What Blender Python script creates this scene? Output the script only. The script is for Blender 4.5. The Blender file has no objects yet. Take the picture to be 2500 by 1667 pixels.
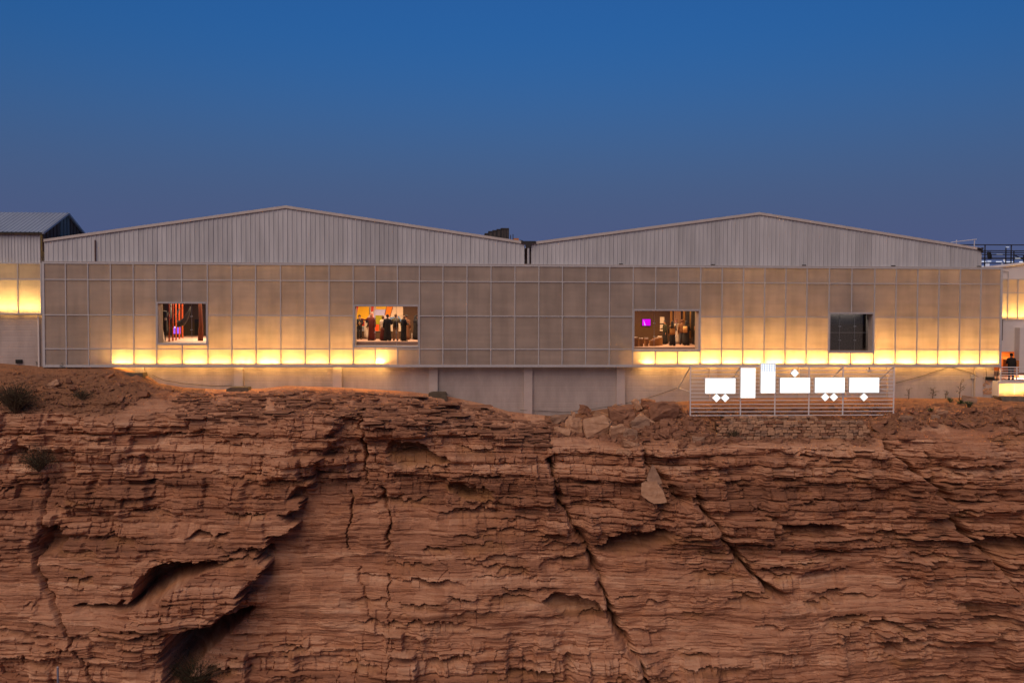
import bpy, bmesh, math, random
import numpy as np
from mathutils import Vector, Matrix

random.seed(7)
R = math.radians
SC = bpy.context.scene
COL = SC.collection

# ------------------------------------------------------------------ camera
CAM = np.array([0.0, -60.0, 3.3])
FPX = 2280.0                                   # focal length in pixels of the 2500 px wide photograph
YAW, PITCH, ROLL = R(3.35), R(-1.7), R(0.18)
_f = np.array([math.sin(YAW)*math.cos(PITCH), math.cos(YAW)*math.cos(PITCH), math.sin(PITCH)])
_r0 = np.array([math.cos(YAW), -math.sin(YAW), 0.0])
_u0 = np.cross(_r0, _f)
_r = _r0*math.cos(ROLL) + _u0*math.sin(ROLL)
_u = _u0*math.cos(ROLL) - _r0*math.sin(ROLL)
cam = bpy.data.objects.new('camera', bpy.data.cameras.new('camera'))
COL.objects.link(cam)
cam.matrix_world = Matrix(((_r[0], _u[0], -_f[0], CAM[0]), (_r[1], _u[1], -_f[1], CAM[1]), (_r[2], _u[2], -_f[2], CAM[2]), (0, 0, 0, 1)))
cam.data.sensor_width = 36.0
cam.data.lens = FPX/2500*36
cam.data.clip_start = 0.5
cam.data.clip_end = 6000
SC.camera = cam

# ------------------------------------------------------------------ sky, after-glow, exposure
world = bpy.data.worlds.new('World')
SC.world = world
world.use_nodes = True
wn = world.node_tree
sky = wn.nodes.new('ShaderNodeTexSky')
sky.sky_type = 'NISHITA'
sky.sun_disc = False
sky.sun_elevation = R(1.0)
sky.sun_rotation = R(188)                      # the sun has just gone down behind the camera
sky.ozone_density = 4.0
sky.air_density = 1.0
sky.dust_density = 1.5
tint = wn.nodes.new('ShaderNodeMix'); tint.data_type = 'RGBA'; tint.blend_type = 'MULTIPLY'
tint.inputs['Factor'].default_value = 1.0
tint.inputs['B'].default_value = (0.48, 0.70, 0.86, 1)
wn.links.new(sky.outputs['Color'], tint.inputs['A'])
bg = wn.nodes['Background']
wtc = wn.nodes.new('ShaderNodeTexCoord')
wsx = wn.nodes.new('ShaderNodeSeparateXYZ')
wn.links.new(wtc.outputs['Generated'], wsx.inputs[0])
wmr = wn.nodes.new('ShaderNodeMapRange')           # dusk haze thickens evenly towards the horizon, all the way round
wmr.interpolation_type = 'SMOOTHSTEP'
wmr.inputs['From Min'].default_value = 0.03
wmr.inputs['From Max'].default_value = 0.30
wmr.inputs['To Min'].default_value = 0.97
wmr.inputs['To Max'].default_value = 0.0
wn.links.new(wsx.outputs['Z'], wmr.inputs['Value'])
haze = wn.nodes.new('ShaderNodeMix'); haze.data_type = 'RGBA'
haze.inputs['B'].default_value = (0.178, 0.238, 0.545, 1)
wn.links.new(wmr.outputs['Result'], haze.inputs['Factor'])
wn.links.new(tint.outputs['Result'], haze.inputs['A'])
wn.links.new(haze.outputs['Result'], bg.inputs['Color'])
bg.inputs['Strength'].default_value = 0.15

sun = bpy.data.objects.new('afterglow_sun', bpy.data.lights.new('afterglow_sun', 'SUN'))
COL.objects.link(sun)
sun.data.energy = 0.74
sun.data.color = (1.0, 0.77, 0.59)
sun.data.angle = R(56)
sun.rotation_euler = Vector((-0.34, -0.68, 0.72)).to_track_quat('Z', 'Y').to_euler()

SC.view_settings.view_transform = 'Standard'
SC.view_settings.look = 'None'
SC.view_settings.exposure = 1.5
SC.view_settings.gamma = 1.0
SC.view_settings.use_curve_mapping = False
SC.cycles.use_denoising = True
SC.cycles.max_bounces = 7
SC.cycles.transparent_max_bounces = 12
SC.cycles.caustics_reflective = False
SC.cycles.caustics_refractive = False
SC.cycles.sample_clamp_indirect = 4.0


# ------------------------------------------------------------------ measuring helpers
def P(px, py, y=None, z=None):
    """the point where the sight line through a photograph pixel meets the plane y=... or z=..."""
    d = _f + _r*((px-1250)/FPX) - _u*((py-833.5)/FPX)
    t = (y-CAM[1])/d[1] if y is not None else (z-CAM[2])/d[2]
    return CAM + d*t


def project(p):
    q = np.asarray(p) - CAM
    Z = q @ _f
    return 1250 + FPX*(q @ _r)/Z, 833.5 - FPX*(q @ _u)/Z, Z


# ------------------------------------------------------------------ mesh helpers
class MB:
    def __init__(self):
        self.v, self.f = [], []

    def add(self, vs, fs):
        n = len(self.v)
        self.v += [tuple(map(float, p)) for p in vs]
        self.f += [tuple(i+n for i in f) for f in fs]
        return self

    def box(self, x0, x1, y0, y1, z0, z1):
        return self.add([(x0, y0, z0), (x1, y0, z0), (x1, y1, z0), (x0, y1, z0), (x0, y0, z1), (x1, y0, z1), (x1, y1, z1), (x0, y1, z1)],
                        [(0, 3, 2, 1), (4, 5, 6, 7), (0, 1, 5, 4), (1, 2, 6, 5), (2, 3, 7, 6), (3, 0, 4, 7)])

    def prism(self, poly, y0, y1):
        """polygon in x,z (counter-clockwise seen from the camera) extruded from y0 to y1"""
        n = len(poly)
        vs = [(p[0], y0, p[1]) for p in poly] + [(p[0], y1, p[1]) for p in poly]
        fs = [tuple(range(n)), tuple(range(2*n-1, n-1, -1))]
        fs += [(i, i+n, (i+1) % n+n, (i+1) % n) for i in range(n)]
        return self.add(vs, fs)

    def tube(self, pts, radii, n=8, cap=True):
        pts = [Vector(p) for p in pts]
        if not hasattr(radii, '__len__'):
            radii = [radii]*len(pts)
        vs, fs = [], []
        prev = None
        for i, p in enumerate(pts):
            t = (pts[min(i+1, len(pts)-1)] - pts[max(i-1, 0)]).normalized()
            if prev is None:
                a = Vector((0, 0, 1)) if abs(t.z) < 0.9 else Vector((1, 0, 0))
                s = t.cross(a).normalized()
            else:
                s = (prev - t*prev.dot(t)).normalized()
            prev = s
            b = t.cross(s)
            for k in range(n):
                a = 2*math.pi*k/n + (math.pi/4 if n == 4 else 0)
                vs.append(p + (s*math.cos(a) + b*math.sin(a))*radii[i])
        for i in range(len(pts)-1):
            for k in range(n):
                fs.append((i*n+k, i*n+(k+1) % n, (i+1)*n+(k+1) % n, (i+1)*n+k))
        if cap:
            fs.append(tuple(range(n-1, -1, -1)))
            fs.append(tuple((len(pts)-1)*n+k for k in range(n)))
        return self.add(vs, fs)

    def loft(self, rings, cap=True):
        n = len(rings[0])
        vs = [p for r in rings for p in r]
        fs = []
        for i in range(len(rings)-1):
            for k in range(n):
                fs.append((i*n+k, i*n+(k+1) % n, (i+1)*n+(k+1) % n, (i+1)*n+k))
        if cap:
            fs.append(tuple(range(n-1, -1, -1)))
            fs.append(tuple((len(rings)-1)*n+k for k in range(n)))
        return self.add(vs, fs)


def wloc(o):
    v = Vector((0, 0, 0))
    while o is not None:
        v += o.location
        o = o.parent
    return v


def obj(name, mb, mat, parent=None, smooth=False, loc=None):
    """ONE mesh object; vertices are given in world space, the origin goes to the parent (or to loc)"""
    off = wloc(parent) if parent is not None else (Vector(loc) if loc is not None else Vector((0, 0, 0)))
    me = bpy.data.meshes.new(name)
    me.from_pydata([(x-off.x, y-off.y, z-off.z) for x, y, z in mb.v], [], mb.f)
    if smooth:
        me.polygons.foreach_set('use_smooth', [True]*len(me.polygons))
    me.materials.append(mat)
    me.update()
    o = bpy.data.objects.new(name, me)
    COL.objects.link(o)
    if parent is not None:
        o.parent = parent
    else:
        o.location = off
    return o


def thing(name, label, cat, loc=(0, 0, 0), group=None):
    o = bpy.data.objects.new(name, None)
    COL.objects.link(o)
    o.location = Vector([float(c) for c in loc])
    o['label'] = label
    o['category'] = cat
    if group:
        o['group'] = group
    return o


def tag(o, label, cat, group=None):
    o['label'] = label
    o['category'] = cat
    if group:
        o['group'] = group
    return o


# ------------------------------------------------------------------ materials
def mat(name, col, rough=0.8, var=0.12, scale=3.0, stretch=(1, 1, 1), bump=0.0, bscale=20.0, metal=0.0, col2=None, spec=0.3, each=0.0):
    m = bpy.data.materials.new(name)
    m.use_nodes = True
    nt = m.node_tree
    b = nt.nodes['Principled BSDF']
    b.inputs['Roughness'].default_value = rough
    b.inputs['Metallic'].default_value = metal
    b.inputs['Specular IOR Level'].default_value = spec
    tc = nt.nodes.new('ShaderNodeTexCoord')
    mp = nt.nodes.new('ShaderNodeMapping')
    mp.inputs['Scale'].default_value = stretch
    nt.links.new(tc.outputs['Object'], mp.inputs['Vector'])
    nz = nt.nodes.new('ShaderNodeTexNoise')
    nz.inputs['Scale'].default_value = scale
    nz.inputs['Detail'].default_value = 6
    nz.inputs['Roughness'].default_value = 0.6
    nt.links.new(mp.outputs['Vector'], nz.inputs['Vector'])
    rp = nt.nodes.new('ShaderNodeValToRGB')
    c2 = col2 or tuple(c*(1-2*var) for c in col)
    rp.color_ramp.elements[0].position = 0.3
    rp.color_ramp.elements[0].color = (*c2, 1)
    rp.color_ramp.elements[1].position = 0.7
    rp.color_ramp.elements[1].color = (*col, 1)
    nt.links.new(nz.outputs['Fac'], rp.inputs['Fac'])
    out = rp.outputs['Color']
    if each:                                          # every sheet has weathered a little differently
        oi = nt.nodes.new('ShaderNodeObjectInfo')
        mr = nt.nodes.new('ShaderNodeMapRange')
        mr.inputs['To Min'].default_value = 1-each; mr.inputs['To Max'].default_value = 1+each*0.6
        nt.links.new(oi.outputs['Random'], mr.inputs['Value'])
        vm = nt.nodes.new('ShaderNodeVectorMath'); vm.operation = 'SCALE'
        nt.links.new(out, vm.inputs[0]); nt.links.new(mr.outputs['Result'], vm.inputs['Scale'])
        out = vm.outputs[0]
    nt.links.new(out, b.inputs['Base Color'])
    if bump:
        n2 = nt.nodes.new('ShaderNodeTexNoise')
        n2.inputs['Scale'].default_value = bscale
        n2.inputs['Detail'].default_value = 5
        nt.links.new(mp.outputs['Vector'], n2.inputs['Vector'])
        bp = nt.nodes.new('ShaderNodeBump')
        bp.inputs['Strength'].default_value = bump
        bp.inputs['Distance'].default_value = 0.03
        nt.links.new(n2.outputs['Fac'], bp.inputs['Height'])
        nt.links.new(bp.outputs['Normal'], b.inputs['Normal'])
    return m


def emit(name, col, strength):
    m = bpy.data.materials.new(name)
    m.use_nodes = True
    nt = m.node_tree
    e = nt.nodes.new('ShaderNodeEmission')
    e.inputs['Color'].default_value = (*col, 1)
    e.inputs['Strength'].default_value = strength
    nt.links.new(e.outputs[0], nt.nodes['Material Output'].inputs['Surface'])
    return m


def panel_mat(name, clear):
    """dusty translucent polycarbonate: part reflects, part lets light through spread out, a little passes straight"""
    m = bpy.data.materials.new(name)
    m.use_nodes = True
    nt = m.node_tree
    nt.nodes.remove(nt.nodes['Principled BSDF'])
    out = nt.nodes['Material Output']
    tc = nt.nodes.new('ShaderNodeTexCoord')
    oi = nt.nodes.new('ShaderNodeObjectInfo')

    def noise(stretch, scale, detail=4, rough=0.55):
        mp = nt.nodes.new('ShaderNodeMapping')
        mp.inputs['Scale'].default_value = stretch
        nt.links.new(tc.outputs['Object'], mp.inputs['Vector'])
        n = nt.nodes.new('ShaderNodeTexNoise')
        n.inputs['Scale'].default_value = scale
        n.inputs['Detail'].default_value = detail
        n.inputs['Roughness'].default_value = rough
        nt.links.new(mp.outputs['Vector'], n.inputs['Vector'])
        return n.outputs['Fac']

    def ramp(src, lo, hi, a, b):
        r = nt.nodes.new('ShaderNodeMapRange')
        r.inputs['From Min'].default_value = lo
        r.inputs['From Max'].default_value = hi
        r.inputs['To Min'].default_value = a
        r.inputs['To Max'].default_value = b
        nt.links.new(src, r.inputs['Value'])
        return r.outputs['Result']

    def mul(a, b):
        n = nt.nodes.new('ShaderNodeMath'); n.operation = 'MULTIPLY'
        nt.links.new(a, n.inputs[0]); nt.links.new(b, n.inputs[1])
        return n.outputs[0]
    streak = ramp(noise((0.22, 1, 2.2), 1.0, 2), 0.3, 0.7, 0.90, 1.05)          # lengthwise smears
    runs = ramp(noise((1.7, 1, 0.16), 1.0, 2), 0.45, 0.8, 1.03, 0.84)          # rain runs
    blot = ramp(noise((1, 1, 1), 0.55, 3), 0.3, 0.7, 0.82, 1.1)
    each = ramp(oi.outputs['Random'], 0, 1, 0.90, 1.06)
    fac = mul(mul(streak, runs), mul(blot, each))

    def tinted(col):
        v = nt.nodes.new('ShaderNodeVectorMath'); v.operation = 'SCALE'
        v.inputs[0].default_value = col
        nt.links.new(fac, v.inputs['Scale'])
        return v.outputs[0]
    d = nt.nodes.new('ShaderNodeBsdfDiffuse')
    nt.links.new(tinted((0.54, 0.43, 0.362)), d.inputs['Color'])
    t = nt.nodes.new('ShaderNodeBsdfTranslucent')
    nt.links.new(tinted((0.86, 0.76, 0.58)), t.inputs['Color'])
    mx = nt.nodes.new('ShaderNodeMixShader'); mx.inputs[0].default_value = 0.44
    nt.links.new(d.outputs[0], mx.inputs[1]); nt.links.new(t.outputs[0], mx.inputs[2])
    tr = nt.nodes.new('ShaderNodeBsdfTransparent')
    tr.inputs['Color'].default_value = (0.9, 0.85, 0.75, 1)
    m2 = nt.nodes.new('ShaderNodeMixShader'); m2.inputs[0].default_value = clear
    nt.links.new(mx.outputs[0], m2.inputs[1]); nt.links.new(tr.outputs[0], m2.inputs[2])
    gl = nt.nodes.new('ShaderNodeBsdfGlossy'); gl.inputs['Roughness'].default_value = 0.35
    m3 = nt.nodes.new('ShaderNodeMixShader'); m3.inputs[0].default_value = 0.03
    nt.links.new(m2.outputs[0], m3.inputs[1]); nt.links.new(gl.outputs[0], m3.inputs[2])
    nt.links.new(m3.outputs[0], out.inputs['Surface'])
    return m


def glass_mat():
    m = bpy.data.materials.new('window_glass')
    m.use_nodes = True
    nt = m.node_tree
    nt.nodes.remove(nt.nodes['Principled BSDF'])
    fr = nt.nodes.new('ShaderNodeFresnel'); fr.inputs['IOR'].default_value = 1.45
    tr = nt.nodes.new('ShaderNodeBsdfTransparent'); tr.inputs['Color'].default_value = (0.93, 0.94, 0.93, 1)
    gl = nt.nodes.new('ShaderNodeBsdfGlossy'); gl.inputs['Roughness'].default_value = 0.02
    mx = nt.nodes.new('ShaderNodeMixShader')
    nt.links.new(fr.outputs[0], mx.inputs[0]); nt.links.new(tr.outputs[0], mx.inputs[1]); nt.links.new(gl.outputs[0], mx.inputs[2])
    nt.links.new(mx.outputs[0], nt.nodes['Material Output'].inputs['Surface'])
    return m


M = {
    'panel': panel_mat('polycarbonate', 0.10),
    'panel_clear': panel_mat('polycarbonate_clearer', 0.22),
    'glass': glass_mat(),
    'mullion': mat('painted_mullion', (0.47, 0.44, 0.44), 0.55, 0.08, 4),
    'frame': mat('window_frame_metal', (0.42, 0.38, 0.38), 0.5, 0.08, 4),
    'reveal': mat('window_reveal', (0.50, 0.40, 0.34), 0.6, 0.06, 4),
    'sheet': mat('zinc_cladding', (0.51, 0.50, 0.515), 0.55, 0.12, 0.9, (2.2, 1, 0.30), 0.15, 3, each=0.08),
    'sheet_b': mat('zinc_cladding_dull', (0.465, 0.455, 0.47), 0.6, 0.13, 0.9, (2.2, 1, 0.30), 0.15, 3, each=0.08),
    'trim': mat('roof_trim', (0.50, 0.44, 0.41), 0.5, 0.08, 2),
    'roof': mat('roof_sheet', (0.30, 0.35, 0.43), 0.45, 0.08, 0.6, (1, 0.3, 1)),
    'plaster': mat('plinth_plaster', (0.45, 0.36, 0.32), 0.9, 0.15, 0.9, (1.3, 1, 0.45), 0.35, 7),
    'pilaster': mat('pilaster_plaster', (0.48, 0.385, 0.345), 0.9, 0.07, 1.2, (1, 1, 1), 0.15, 9),
    'white_wall': mat('white_plaster', (0.66, 0.58, 0.54), 0.9, 0.05, 0.7),
    'concrete': mat('rough_concrete', (0.20, 0.15, 0.11), 0.95, 0.2, 4, (1, 1, 1), 0.5, 14),
    'footing': mat('old_concrete', (0.13, 0.095, 0.065), 0.95, 0.2, 3, (1, 1, 1), 0.5, 14),
    'dark': mat('dark_metal', (0.035, 0.03, 0.03), 0.6, 0.15, 5),
    'rust': mat('rusty_pipe', (0.16, 0.08, 0.055), 0.8, 0.25, 6),
    'steel': mat('galvanised_tube', (0.62, 0.60, 0.63), 0.45, 0.06, 8),
    'black': mat('black_rubber', (0.012, 0.011, 0.011), 0.7, 0.1, 5),
}


def board_lines(m):
    """faint horizontal form-board joints in the plinth render"""
    nt = m.node_tree
    b = nt.nodes['Principled BSDF']
    old = b.inputs['Normal'].links[0].from_socket
    tc = nt.nodes.new('ShaderNodeTexCoord')
    w = nt.nodes.new('ShaderNodeTexWave')
    w.wave_type = 'BANDS'; w.bands_direction = 'Z'
    w.inputs['Scale'].default_value = 0.9; w.inputs['Distortion'].default_value = 0.25; w.inputs['Detail'].default_value = 1
    nt.links.new(tc.outputs['Object'], w.inputs['Vector'])
    cr = nt.nodes.new('ShaderNodeMapRange')
    cr.inputs['From Min'].default_value = 0.0; cr.inputs['From Max'].default_value = 0.16
    nt.links.new(w.outputs['Fac'], cr.inputs['Value'])
    bp = nt.nodes.new('ShaderNodeBump'); bp.inputs['Strength'].default_value = 0.25; bp.inputs['Distance'].default_value = 0.02
    nt.links.new(cr.outputs['Result'], bp.inputs['Height'])
    nt.links.new(old, bp.inputs['Normal'])
    nt.links.new(bp.outputs['Normal'], b.inputs['Normal'])


board_lines(M['plaster'])


# ------------------------------------------------------------------ numpy noise
def hsh(i, j, s=0):
    i = np.asarray(i).astype(np.int64); j = np.asarray(j).astype(np.int64)
    h = (i*374761393 + j*668265263 + s*2147483647 + 1013904223) & 0xFFFFFFFF
    h = ((h ^ (h >> 13))*1274126177) & 0xFFFFFFFF
    h = ((h ^ (h >> 16))*2246822519) & 0xFFFFFFFF
    h = h ^ (h >> 15)
    return (h & 0xFFFFFF)/float(0xFFFFFF)


def vn(x, y, s=0):
    x, y = np.broadcast_arrays(np.asarray(x, float), np.asarray(y, float))
    xi, yi = np.floor(x), np.floor(y)
    fx, fy = x-xi, y-yi
    fx = fx*fx*fx*(fx*(fx*6-15)+10); fy = fy*fy*fy*(fy*(fy*6-15)+10)
    a, b = hsh(xi, yi, s), hsh(xi+1, yi, s)
    c, d = hsh(xi, yi+1, s), hsh(xi+1, yi+1, s)
    return 2*((a+(b-a)*fx) + ((c+(d-c)*fx)-(a+(b-a)*fx))*fy) - 1


def fbm(x, y, o=4, s=0, g=0.5):
    t, a, n = 0, 1.0, 0
    for k in range(o):
        t = t + a*vn(x*2**k, y*2**k, s+k*13); n += a; a *= g
    return t/n


def sstep(a, b, x):
    t = np.clip((x-a)/(b-a), 0, 1)
    return t*t*(3-2*t)


# ================================================================== STRUCTURE: the sandstone cliff
GROUND_LINE = [(-700, 872), (0, 885), (105, 893), (300, 897), (360, 915), (390, 935), (450, 945), (540, 950), (640, 948), (700, 941), (830, 945), (1000, 955),
               (1100, 968), (1180, 985), (1240, 1003), (1290, 1009), (1340, 1014), (1400, 1010), (1470, 998), (1560, 988), (1680, 978), (1800, 972), (2100, 970),
               (2290, 972), (2380, 968), (2440, 972), (3100, 975)]
P3 = [(-700, 950), (0, 958), (300, 960), (500, 978), (800, 972), (1050, 990), (1200, 1020), (1350, 1046), (1500, 1050), (1620, 1040), (1720, 1050), (1760, 1066), (2120, 1066), (2200, 1035), (2500, 1030), (3100, 1030)]
P4 = [(-700, 1010), (0, 1012), (500, 1014), (800, 1004), (1050, 1035), (1200, 1060), (1350, 1085), (1600, 1095), (1760, 1092), (2120, 1092), (2200, 1082), (2500, 1075), (3100, 1075)]


def line_z(knots, y):
    px, pz = [], []
    for a, b in knots:
        p = P(a, b, y=y)
        px.append(p[0]); pz.append(p[2])
    return np.array(px), np.array(pz)


def build_cliff():
    xs = np.concatenate([np.arange(-46, -27.5, 0.3), np.arange(-27.5, 35.5, 0.05), np.arange(35.5, 52, 0.3)])
    segs = [2, 16, 34, 46, 140, 130, 105, 12]
    C = len(xs)
    zw = np.interp(xs, *line_z(GROUND_LINE, 0.6))
    z3 = np.interp(xs, *line_z(P3, -3.5))
    z4 = np.interp(xs, *line_z(P4, -5.5))
    z2 = zw*0.72 + z3*0.28
    z2 = np.where(z2 > zw-0.12, zw-0.12, z2)
    edge = 0.9*vn(xs/11.0, 3.3, 5)
    one = np.ones(C)
    KY = [0.95*one, 0.42*one, -1.4*one, -3.5*one, -5.5*one+0.3*edge, -7.1*one+0.6*edge, -8.4*one+0.8*edge, -9.6*one+0.8*edge, -14*one]
    KZ = [zw-0.4, zw, z2, z3, z4, -8.5*one, -13.8*one, -19.5*one, -23.2*one]
    Y, Z, T = [], [], []
    for k, n in enumerate(segs):
        for i in range(n + (1 if k == len(segs)-1 else 0)):
            t = i/n
            Y.append(KY[k]*(1-t)+KY[k+1]*t); Z.append(KZ[k]*(1-t)+KZ[k+1]*t); T.append(k+t)
    Y = np.array(Y); Z = np.array(Z); T = np.array(T)[:, None]
    for arr in (Y, Z):                                   # round the knots off
        for _ in range(6):
            arr[20:-3] = (arr[19:-4] + 2*arr[20:-3] + arr[21:-2])/4
    Rn = Y.shape[0]
    X = np.repeat(xs[None, :], Rn, 0)
    pts = np.stack([X, Y, Z], -1)
    PX, PY, _ = project(pts)                             # where each spot of the bare face lies on the survey photograph
    amp = np.interp(T, [0, 1, 1.4, 2, 3, 4, 8], [0, 0.0, 0.30, 0.55, 0.8, 1.0, 1.0])*np.ones_like(X)
    S = Z
    W = 0.34*vn(X/15, S/9, 1) + 0.07*vn(X/4.5, S/2.2, 2) + 0.02*vn(X/1.3, S/0.6, 3) + 0.008*X
    s = S + W
    # earth slopes instead of bedded rock
    dirt = np.zeros_like(X)
    dirt = np.maximum(dirt, sstep(470, 300, PX + 40*vn(X/2, Z, 9))*sstep(1025, 975, PY + 40*vn(X/3, Z/1.0, 8)))
    dirt = np.maximum(dirt, sstep(1330, 1420, PX + 1.2*(PY-1010))*sstep(2150, 2110, PX)*sstep(1088, 1068, PY + 16*vn(X/2.5, Z/0.8, 11)))
    dirt = np.maximum(dirt, sstep(2090, 2130, PX)*sstep(1066, 1036, PY + 22*vn(X/2.0, Z/0.6, 10)))
    tdirt = np.where((PX > 500) & (PX < 1330), 0.9, 2.1)
    dirt = np.maximum(dirt, sstep(0.3, -0.2, T - tdirt + 0.25*vn(X/1.5, 0.5, 12)))
    dirt = np.clip(dirt, 0, 1)
    # beds
    rng = np.random.RandomState(11)

    def beds(lo, hi, a, b, skew):
        e = [lo]
        while e[-1] < hi:
            e.append(e[-1] + a + (b-a)*rng.rand()**skew)
        return np.array(e)

    def locate(e, q):
        k = np.clip(np.searchsorted(e, q, 'right')-1, 0, len(e)-2)
        return k, (q-e[k])/(e[k+1]-e[k]), e[k+1]-e[k]
    e1 = beds(-30, 6, 0.15, 0.80, 1.7)
    k, v, th = locate(e1, s)
    er = fbm(X/7.5, Z/4.2, 3, 21)
    M_ = sstep(-0.38, 0.12, er)
    for cx, cy, rx, ry, val in [(1330, 1390, 170, 110, -0.9), (800, 1420, 130, 170, -0.8), (110, 1480, 120, 120, -0.7), (1100, 1420, 130, 120, -0.7), (2250, 1470, 120, 70, -0.25), (1780, 1470, 60, 80, -0.3),
                                (1980, 1190, 300, 130, 0.7), (1250, 1160, 300, 130, 0.8), (350, 1130, 360, 150, 0.8), (1600, 1260, 250, 100, 0.7), (2250, 1600, 300, 60, 0.4), (1100, 1050, 300, 60, 0.5)]:
        M_ = M_ + val*np.exp(-((PX-cx)/rx)**2 - ((PY-cy)/ry)**2)
    M_ = np.clip(M_, 0.10, 1.0)
    d = np.zeros_like(X)
    # shelves: packets of beds that stand out together and break off raggedly
    e0 = beds(-30, 6, 0.7, 1.9, 1.2)
    rag = 0.075*fbm(X/0.8, s/0.14, 2, 26)
    k0, v0, th0 = locate(e0, s + 0.12*vn(X/2.0, 0.3, 25))
    sh = sstep(-0.02, 0.05, fbm(X/3.4, k0*6.13, 3, 27) + rag*0.6)
    d += (0.2+0.8*M_)*(0.52*sh - 0.35*np.exp(-v0*th0/0.10)*sh + 0.13*fbm(X/2.0, k0*3.3, 3, 28))
    # single beds
    A = fbm(X/3.1, k*7.31, 4, 31)
    plate = sstep(0.0, 0.05, vn(X/2.3, k*5.37, 33) + rag*1.2)*0.26*hsh(k, 3, 36) + sstep(0.10, 0.14, vn(X/1.0, k*3.11, 34) + rag*0.8)*0.15 - sstep(0.25, 0.30, vn(X/1.5, k*8.3, 35) + rag)*0.22
    L = 0.5 + 1.7*hsh(k, 0, 41)
    q = X/L + 11*hsh(k, 1, 42) + 0.10*vn(X*1.5, Z*2.5, 43)
    cell = np.floor(q); fr = q-cell
    dj = np.minimum(fr, 1-fr)*L
    groove = np.exp(-(dj/0.035)**2)*0.14*(hsh(k, cell, 45) > 0.45)
    block = (hsh(k, cell, 44)-0.5)*0.22
    soft = 0.35+1.2*hsh(k, 2, 46)
    under = np.exp(-v*th/0.055)*0.24*soft
    lip = np.exp(-(1-v)*th/0.05)*0.07
    steep = sstep(2.6, 3.6, T)
    d += M_*(0.36*A + plate*(0.3+0.7*steep) + (block - groove)*steep - under - lip)
    # thin laminae
    e2 = beds(-30, 6, 0.055, 0.2, 1.5)
    s2 = s + 0.018*vn(X/1.0, Z/0.4, 51)
    k2, v2, th2 = locate(e2, s2)
    d += (0.34+0.66*M_)*(0.14*fbm(X/1.2, k2*4.7, 3, 52) - 0.07*np.exp(-v2*th2/0.03) + 0.09*sstep(0.0, 0.06, vn(X/1.0, k2*2.9, 53)) - 0.06*sstep(0.3, 0.35, vn(X/0.7, k2*7.9, 54)))
    # relief at larger sizes
    d += 1.1*fbm(X/9.0, Z/6.0, 3, 61) + 0.17*fbm(X/2.8, Z/1.4, 3, 62) + 0.055*fbm(X*1.4, Z*4.0, 4, 63)
    ochre = np.zeros_like(X)
    # the big slab left of the diagonal scar
    kx = [985, 1015, 1060, 1110, 1140, 1190, 1250, 1268, 1290, 1340, 1378, 1405, 1432, 1460, 1500, 1518, 1550, 1600, 1700]
    kb = [868, 838, 812, 782, 752, 736, 700, 722, 700, 652, 655, 640, 622, 582, 545, 447, 437, 422, 415]
    kt = np.interp(PY, [985, 1010, 1100, 1250, 1400, 1500, 1700], [0, 0.40, 0.75, 1.2, 1.6, 1.8, 1.5])
    xb = np.interp(PY, kx, kb) + 34*(hsh(k, 5, 71)-0.5) + 22*(hsh(k0, 5, 74)-0.5) + 16*(hsh(k2, 6, 72)-0.5) + 8*vn(X/0.8, Z/0.5, 73)
    side = sstep(-5, 5, xb-PX)*sstep(984, 992, PY)
    far = np.clip(1-(xb-PX)/750, 0.35, 1)
    d += kt*side*far
    d -= (1-side)*kt*0.22*np.exp(-np.clip(PX-xb, 0, None)/150)
    # hollows under overhanging ledges
    px_col = PX[Rn//2]

    def pocket(cx, cy, w, h, D, jag=4, sd=0, oc=0.0, arch=0.35, pw=1.35):
        c0, c1 = np.searchsorted(px_col, [cx-w/2-40, cx+w/2+40])
        if c1-c0 < 2:
            return
        x_, y_ = PX[:, c0:c1], PY[:, c0:c1]
        tx = (x_-cx)/(w/2)
        roof = cy + h*arch*np.abs(tx)**2.5 + 1.6*jag*fbm(x_/26.0, sd*3.7, 3, 80+sd) + 1.5*jag*(hsh(np.floor(x_/17+2*fbm(x_/30, 1.0, 2, sd)), sd, 81)-0.5)
        t = (y_-roof)/h
        tx = tx + 0.25*fbm(y_/9.0, sd*1.3, 3, 85)
        inside = np.clip((y_-roof)/2.5, 0, 1)*np.clip(1-t + 0.25*fbm(x_/30, y_/12, 3, 86+sd), 0, 1)**pw*np.clip(1-np.abs(tx)**4, 0, 1)
        d[:, c0:c1] -= D*inside
        if oc:
            ochre[:, c0:c1] = np.maximum(ochre[:, c0:c1], oc*(inside > 0.03)*np.clip(inside*3, 0, 1))
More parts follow.
